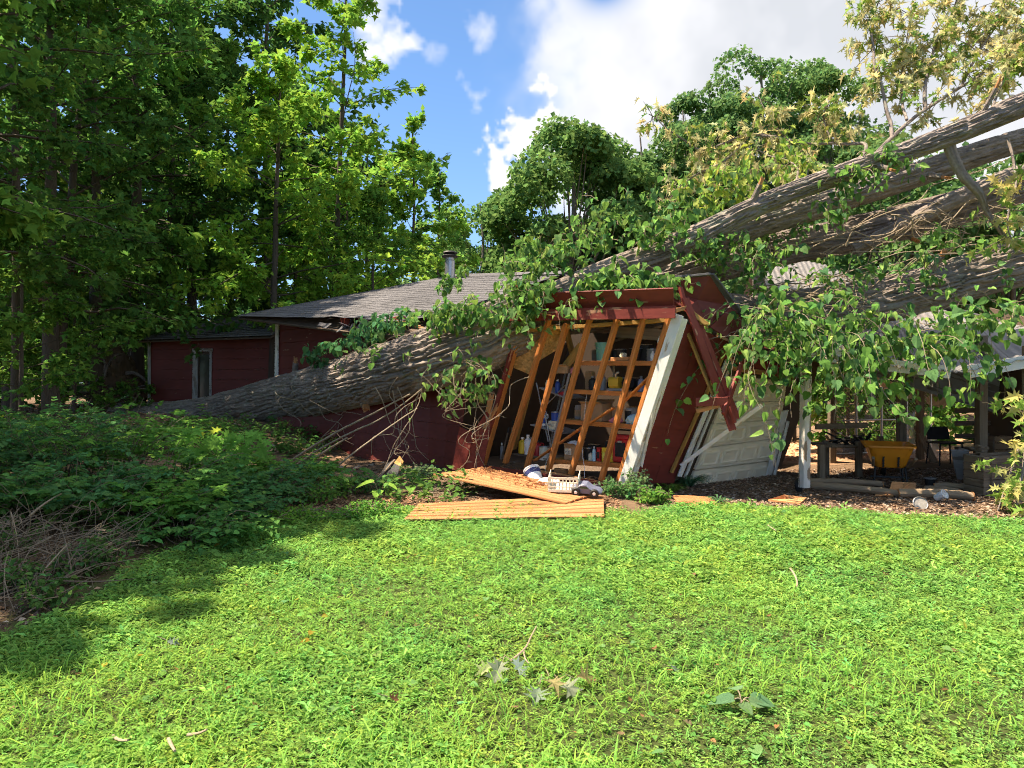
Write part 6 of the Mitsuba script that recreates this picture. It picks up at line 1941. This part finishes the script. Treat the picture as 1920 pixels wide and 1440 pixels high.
def big_weed(label, c, lv, col, seed, cat='plant'):
    """A few large single leaves on bent stalks."""
    g = np.random.default_rng(seed)
    key = thing('large_leaved_weed', label, cat)
    v, f = OVATE
    for i, (dx, dy, dz, L, az) in enumerate(lv):
        p = c + V(dx, dy, dz)
        d = V(math.cos(az), math.sin(az), -.18)
        part(key, 'stalk', MB().tube(spline([c, c + V(dx, dy, dz * 1.1) * .5 + UP * .02, p], 8), .003, 5).ply('mat_vine_stem', True))
        vv = v * [.85, 1, 1]
        cc = tint(1, col, .06, .12, g)
        part(key, 'leaf', placed(mikit.ply((vv, f), 'mat_leaf', color=np.repeat(cc, len(vv), 0)), p, frames(unit(d)[None], unit(V(g.normal(0, .2), g.normal(-.2, .2), 1))[None])[0], L))


big_weed('low weed with four broad gray green leaves in the foreground grass', G(1390, 1325, .03), [(-.03, .0, .035, .13, 2.9), (.0, .05, .055, .11, 1.6), (.03, -.02, .03, .09, .1), (-.01, -.03, .03, .08, -1.2), (.05, .02, .03, .12, -.1)], (0.162, 0.294, 0.142), 5)
big_weed('broad leaved weed bending over at the lawn edge below the black board', G(712, 940), [(-.06, -.02, .24, .24, 3.3), (.05, .0, .22, .22, -.5), (.0, -.06, .14, .2, -1.6)], (0.228, 0.437, 0.076), 6)
big_weed('broad leaved weed with an upright leaf at the left tip of the sloping sheet', G(768, 925), [(.0, .05, .28, .2, 1.2), (-.05, -.02, .22, .22, 3.0), (.06, -.03, .16, .2, -.4), (.02, -.06, .10, .2, -1.4)], (0.228, 0.418, 0.076), 7)
big_weed('two large leaves of a seedling in deep shade under the slanting stems', G(665, 912), [(-.03, -.02, .22, .2, 3.2), (.06, -.03, .24, .26, -.2)], (0.171, 0.361, 0.095), 8)

# ------------------------------------------------------------------ brush pile and dead sticks
m = MB()
g = np.random.default_rng(77)
c0 = G(70, 1085)
for i in range(420):
    p = c0 + V(min(g.normal(-.25, .55), .25 + .1 * g.random()), g.normal(.25, .55), 0)
    p[2] = float(ground_z(p[0], p[1])) + abs(g.normal(0, .17)) * math.exp(-((p[0] - c0[0] + .25) ** 2 + (p[1] - c0[1] - .25) ** 2))
    d = unit(V(min(g.normal(.1, 1), .5), g.normal(.3, 1), g.normal(.05, .35)))
    ln = g.uniform(.12, .6)
    m.tube(spline([p, p + d * ln * .5 + g.normal(0, .04, 3), p + d * ln], 8), np.linspace(g.uniform(.003, .009), .002, 8), 4, False)
solo('brush_pile', m.ply('mat_stem', True), 'pile of dead sticks and dry stalks in the shade at the far left', 'brush pile', kind='stuff')
g = np.random.default_rng(78)
m = MB()
for i in range(140):
    p = c0 + V(min(g.normal(-.3, .6), .2 + .1 * g.random()), g.normal(.2, .5), 0)
    p[2] = float(ground_z(p[0], p[1]))
    d = unit(V(g.normal(.25, .5), g.normal(0, .5), g.uniform(.4, 1.2)))
    ln = g.uniform(.15, .5)
    m.tube(spline([p, p + d * ln * .6, p + d * ln + V(g.normal(.08, .08), g.normal(0, .06), -.10 * ln)], 6), np.linspace(.004, .0015, 6), 3, False)
solo('dry_stalks', m.ply('mat_vine_stem', True), 'tan dry stalks bristling out of the brush pile', 'dry stalks', kind='stuff')
for i, (px, py, lb) in enumerate(((25, 1110, 'small weed at the left edge below the brush pile'), (150, 1085, 'weed at the right foot of the brush pile'), (95, 1140, 'weed on the bare patch where it meets the lawn'), (190, 1060, 'leafy weed between brush pile and lawn'), (10, 1040, 'weed at the left edge beside the brush pile'))):
    c = G(px, py)
    shrub(lb, c[0], c[1], .26, .22, 490 + i, 18, 20, .05, (.11, .22, .06), OVAL, 'weed', False, 'weed')
for i, (a, b, r, lb) in enumerate((((55, 968, 5.9), (115, 926, 6.1), .011, 'straight pale dead stick standing up from the brush pile'), ((40, 1120, 4.9), (125, 1022, 5.2), .008, 'thin dead stalk leaning at the right of the brush pile'),
                                  ((20, 960, 5.8), (36, 1090, 5.2), .005, 'dry stalk bending down at the left of the brush pile'))):
    pa, pb = P(*a), P(*b)
    k = thing('dead_stick', lb, 'stick')
    part(k, 'shaft', MB().tube(spline([pa, lerp(pa, pb, .5) + V(.02, 0, .03), pb], 14), np.linspace(r, r * .6, 14), 6).ply('mat_vine_stem', True))

# ------------------------------------------------------------------ litter on bare ground
def flat_bits(name, label, n, sampler, size, cols, seed, bsdf='mat_vertex', curl=.4, tpl=KITE):
    g = np.random.default_rng(seed)
    pts = sampler(g, n)
    n = len(pts)
    pts = np.column_stack([pts, ground_z(pts[:, 0], pts[:, 1]) + g.uniform(.004, .02, n)])
    a = g.uniform(0, 6.283, n)
    tip = np.stack([np.cos(a), np.sin(a), g.normal(0, .2 * curl, n)], 1)
    nrm = unit(np.stack([g.normal(0, curl, n), g.normal(0, curl, n), np.ones(n)], 1))
    c = np.array(cols)[g.integers(0, len(cols), n)] * np.exp(g.normal(0, .3, (n, 1)))
    s = size * g.uniform(.4, 1.3, n)
    solo(name, leaves([scatter(*tpl, pts, frames(tip, nrm), np.stack([s * g.uniform(.4, 1.2, n), s, s], 1), c)], bsdf), label, 'litter', kind='stuff')


def in_carport_yard(g, n):
    x, y = g.uniform(1.5, 8.5, n), g.uniform(7.0, 12.5, n)
    edge_ = 8.0 - .9 * ss(2.4, 5.6, x)
    ok = y > edge_
    return np.column_stack([x[ok], y[ok]])


BR_ = [(.20, .12, .07), (.30, .20, .13), (.11, .07, .045), (.36, .29, .22), (.24, .17, .12)]
flat_bits('bark_litter', 'brown bark chips and dead leaves covering the ground before the carport', 30000, in_carport_yard, .055, BR_, 1)
flat_bits('bank_litter', 'brown dead leaves on the shaded bank at the left', 9000, lambda g, n: np.column_stack([g.uniform(-9, -2.9, n), 3.6 + 8 * g.random(n) ** 1.6]), .055, BR_, 2)
flat_bits('dead_leaf_litter', 'reddish brown leaf litter along the lawn edge under the trunk', 5000, lambda g, n: np.column_stack([g.uniform(-2.9, 1.3, n), g.normal(8.45, .35, n)]), .05, [(.34, .18, .10), (.26, .14, .08), (.40, .26, .15), (.15, .09, .05)], 3)
flat_bits('wood_floor_litter', 'dark dead leaves on the floor of the wood', 9000, lambda g, n: np.column_stack([g.uniform(-16, -1, n), g.uniform(11, 26, n)]), .14, BR_, 4)
flat_bits('sunlit_litter', 'pale sunlit leaf litter on the clay beyond the carport', 5000, lambda g, n: np.column_stack([g.uniform(4.5, 11, n), g.uniform(14, 20, n)]), .08, [(.45, .27, .16), (.55, .36, .22), (.36, .2, .12)], 5)
# straw at the left tip of the sloping sheet
m = MB()
g = np.random.default_rng(5)
for i in range(420):
    p = G(g.uniform(770, 920), g.uniform(905, 936), 0) + UP * abs(g.normal(0, .035))
    d = unit(V(g.normal(1, .8), g.normal(0, .8), g.normal(0, .2)))
    m.tube([p, p + d * .06 + g.normal(0, .008, 3), p + d * g.uniform(.1, .25)], .0022, 3, False)
solo('dry_straw', m.ply('mat_vine_stem', True), 'tangle of dry straw under the edge of the sloping siding sheet', 'straw', kind='stuff')

# ------------------------------------------------------------------ the lawn
def lawn_mask(x, y):
    n = meshkit.noise(np.stack([x * 1.4, y * 1.4, 0 * x], -1), 21) - .5
    far = 8.02 + .18 * n - .85 * ss(2.2, 5.4, x) - .25 * ss(-.8, -2.0, x)
    left = -3.02 + .35 * n - .35 * ss(5.0, 3.2, y)
    return (y < far) & (x > left)


def lawn_points(g, n, y0, y1):
    y = np.sqrt(g.uniform(y0 ** 2, y1 ** 2, n))
    x = g.uniform(-1, 1, n) * (.75 * y + .7)
    ok = lawn_mask(x, y)
    return x[ok], y[ok]


g = np.random.default_rng(99)


def sprig_template(k, gg):
    """A sprig of the low plants of the lawn: small lance leaves up a bent stem."""
    vs, fs = [], []
    n = 6
    for i in range(n):
        a = i * 2.4 + gg.normal(0, .4)
        h = .15 + .75 * i / n
        d = V(math.cos(a), math.sin(a), gg.uniform(-.05, .45))
        R = frames(d[None], unit(V(gg.normal(0, .3), gg.normal(0, .3), 1))[None])
        v, f, _ = scatter(np.array(LANCE[0]) * [1.35, 1, 1], LANCE[1], np.array([[.08 * math.cos(a), .08 * math.sin(a), h]]), R, np.array([gg.uniform(.6, 1.0)]))
        fs.append(f + len(vs) * 4)
        vs.append(v)
    return np.vstack(vs), np.vstack(fs)


L = []
for band, (y0, y1, n) in enumerate(((1.9, 3.4, 20000), (3.4, 5.2, 30000), (5.2, 8.1, 38000))):
    for t in range(4):
        tv, tfc = sprig_template(t, g)
        x, y = lawn_points(g, n // 4, y0, y1)
        z = ground_z(x, y)
        lush = meshkit.fbm(np.stack([x * .9, y * .9, 0 * x], -1), 4, 31)
        keep = g.random(len(x)) < .15 + 1.75 * lush
        x, y, z, lush = x[keep], y[keep], z[keep], lush[keep]
        a = g.uniform(0, 6.283, len(x))
        tl = g.normal(0, .22, (len(x), 2))
        nrm = unit(np.column_stack([tl, np.ones(len(x))]))
        R = frames(np.column_stack([np.cos(a), np.sin(a), np.zeros(len(x))]), nrm)
        s = g.uniform(.020, .041, len(x)) * (.45 + 1.2 * lush) * (1 + .12 * band) * np.exp(g.normal(0, .18, len(x)))
        hue = meshkit.fbm(np.stack([x * 1.7, y * 1.7, 0 * x + 5], -1), 3, 41)[:, None]
        c = tint(len(x), (.262, .46, .105), .11, .24, g) * (1 + (hue - .5) * np.array([.5, .1, -.2]))
        L.append(scatter(tv, tfc, np.column_stack([x, y, z]), R, np.stack([s, s, s * g.uniform(.8, 1.5, len(x))], 1), c))
solo('lawn_weeds', leaves(L, 'mat_leaf'), 'bright green carpet of low leafy weeds covering the lawn', 'lawn', kind='stuff')

# grass blades
BL0 = np.array([[-.5, 0, 0], [.5, 0, 0], [-.45, .25, .42], [.45, .25, .42], [-.3, .62, .62], [.3, .62, .62], [0, 1.05, .5]])
BLF = np.array([[0, 1, 3], [0, 3, 2], [2, 3, 5], [2, 5, 4], [4, 5, 6]])
L = []
for (y0, y1, n, sc) in ((1.9, 4.0, 9000, 1.0), (4.0, 8.1, 13000, .9)):
    x, y = lawn_points(g, n, y0, y1)
    pt = meshkit.fbm(np.stack([x * 1.1 + 9, y * 1.1, 0 * x], -1), 3, 51)
    keep = g.random(len(x)) < np.clip((pt - .38) * 4.5, .12, 1) + .5 * ss(-.5, -2.4, x)
    x, y = x[keep], y[keep]
    a = g.uniform(0, 6.283, len(x))
    tip = np.column_stack([np.cos(a), np.sin(a), np.zeros(len(x))])
    R = frames(tip, np.tile(UP, (len(x), 1)))
    ln = g.uniform(.05, .15, len(x)) * sc
    c = tint(len(x), (0.266, 0.484, 0.085), .10, .22, g)
    L.append(scatter(BL0, BLF, np.column_stack([x, y, ground_z(x, y)]), R, np.stack([g.uniform(.004, .008, len(x)), ln, ln * g.uniform(.6, 1.2, len(x))], 1), c))
solo('grass_blades', leaves(L, 'mat_leaf'), 'longer pale green grass blades standing among the lawn weeds', 'grass', kind='stuff')
# round leaves (violets, clover) and yellowing leaves
L = []
for (n, s0, col, seed, y1) in ((5200, .030, (0.190, 0.399, 0.085), 1, 8.0), (420, .055, (0.209, 0.380, 0.133), 2, 8.0), (240, .045, (.42, .30, .05), 3, 7.5), (500, .04, (.30, .19, .10), 4, 8.0)):
    g2 = np.random.default_rng(500 + seed)
    x, y = lawn_points(g2, n, 1.9, y1)
    if seed == 3:
        k2 = (x < -1.0) & (np.abs(np.sin(x * 2.3 + y * 1.7)) > .7)
        x, y = x[k2], y[k2]
    a = g2.uniform(0, 6.283, len(x))
    R = frames(np.column_stack([np.cos(a), np.sin(a), np.zeros(len(x))]), unit(np.column_stack([g2.normal(0, .35, (len(x), 2)), np.ones(len(x))])))
    s = s0 * g2.uniform(.6, 1.3, len(x))
    L.append(scatter(*OVATE, np.column_stack([x, y, ground_z(x, y) + (.035 if seed < 4 else .02) * g2.uniform(.5, 1.4, len(x))]), R, s, tint(len(x), col, .12, .2, g2)))
solo('lawn_leaves', leaves(L, 'mat_leaf'), 'round clover and violet leaves and a few yellow ones scattered in the lawn', 'ground cover', kind='stuff')
# a soft hummock of finer growth at the far edge of the lawn by the sheets
shrub('fine leaved tuft at the lawn edge left of the level siding sheet', *G(690, 972)[:2], .2, .4, 480, 60, 30, .035, (0.171, 0.380, 0.067), OVAL, 'tuft', False, 'weed')
shrub('fine leaved tuft at the lawn edge below the leaf litter', *G(560, 980)[:2], .2, .4, 481, 50, 30, .035, (0.190, 0.380, 0.057), OVAL, 'tuft', False, 'weed')

# ------------------------------------------------------------------ fallen leaves and twigs on the lawn
def fallen_leaf(label, px, py, s, col, yaw, curl, seed, lift=.06):
    v, f = OAK
    v = v.copy()
    v[:, 2] = v[:, 2] * curl + .10 * np.sin(v[:, 1] * 4 + seed) * curl + .25 * (curl - 1) * np.abs(v[:, 0]) ** 1.2
    g3 = np.random.default_rng(seed)
    c = np.repeat(tint(1, col, .08, .1, g3), len(v), 0)
    d = V(math.cos(yaw), math.sin(yaw), -.25)
    k = thing('fallen_leaf', label, 'leaf')
    p = G(px, py, lift)
    part(k, 'blade', placed(mikit.ply((v, f), 'mat_leaf', color=c), p, frames(unit(d)[None], unit(V(.1, -.35, 1))[None])[0], s))
    part(k, 'stalk', MB().tube([p, p - d * .05 + UP * .012], .0022, 5).ply('mat_vine_stem', True))


fallen_leaf('gray green curled oak leaf at the left of the fallen leaves in the foreground grass', 940, 1245, .13, (0.323, 0.380, 0.285), -1.9, 1.7, 1)
fallen_leaf('pale underside of an oak leaf beside the gray green curled one', 960, 1240, .11, (0.494, 0.570, 0.532), -.6, 1.6, 2)
fallen_leaf('dry olive oak leaf left of the gray green curled one', 925, 1243, .11, (0.418, 0.380, 0.171), 3.5, 1.6, 3)
fallen_leaf('large lobed leaf hanging its dark tips in the middle of the fallen leaves', 1012, 1282, .15, (0.285, 0.361, 0.266), -1.8, 1.6, 4)
fallen_leaf('tan oak leaf lying on the large lobed leaf', 1030, 1268, .12, (.46, .36, .16), -1.2, 1.5, 5, .09)
fallen_leaf('gray green lobed leaf right of the tan oak leaf', 1052, 1280, .13, (0.304, 0.380, 0.285), -.9, 1.5, 6)
fallen_leaf('tan oak leaf pointing right at the right end of the fallen leaves', 1078, 1272, .14, (.44, .34, .17), .15, 1.6, 7)
fallen_leaf('gray leaf lying in the grass right of the fallen leaves', 1255, 1250, .09, (.24, .27, .24), .8, 1.3, 8)
fallen_leaf('reddish brown leaf in the grass at the lower left of the fallen leaves', 727, 1306, .08, (.22, .11, .07), .5, 1.2, 9)
fallen_leaf('pale leaf in the grass at the upper left of the lawn', 312, 1200, .08, (.30, .34, .30), .2, 1.2, 10)
for i, (pts, r, lb) in enumerate((([(958, 1238), (975, 1225), (985, 1215), (995, 1195), (1006, 1174)], .006, 'pale bent twig standing up among the fallen leaves'), ([(982, 1218), (984, 1232), (992, 1244)], .005, 'short twig forking from the pale bent twig'),
                                 ([(352, 1378), (375, 1374), (388, 1368)], .008, 'short pale stick in the lower left grass'), ([(316, 1386), (322, 1398), (328, 1408)], .009, 'pale stick piece left of the short pale stick'),
                                 ([(212, 1380), (226, 1388), (240, 1388)], .008, 'brownish stick piece in the lower left corner of the lawn'), ([(1482, 1066), (1492, 1082), (1494, 1100)], .008, 'brown twig lying in the grass at the right'),
                                 ([(1440, 985), (1455, 995)], .008, 'brown twig near the far edge of the lawn'))):
    k = thing('twig', lb, 'twig')
    part(k, 'shaft', MB().tube(spline([G(x, y, .05 + .02 * j) for j, (x, y) in enumerate(pts)], 12), np.linspace(r, r * .6, 12), 6).ply('mat_vine_stem', True))
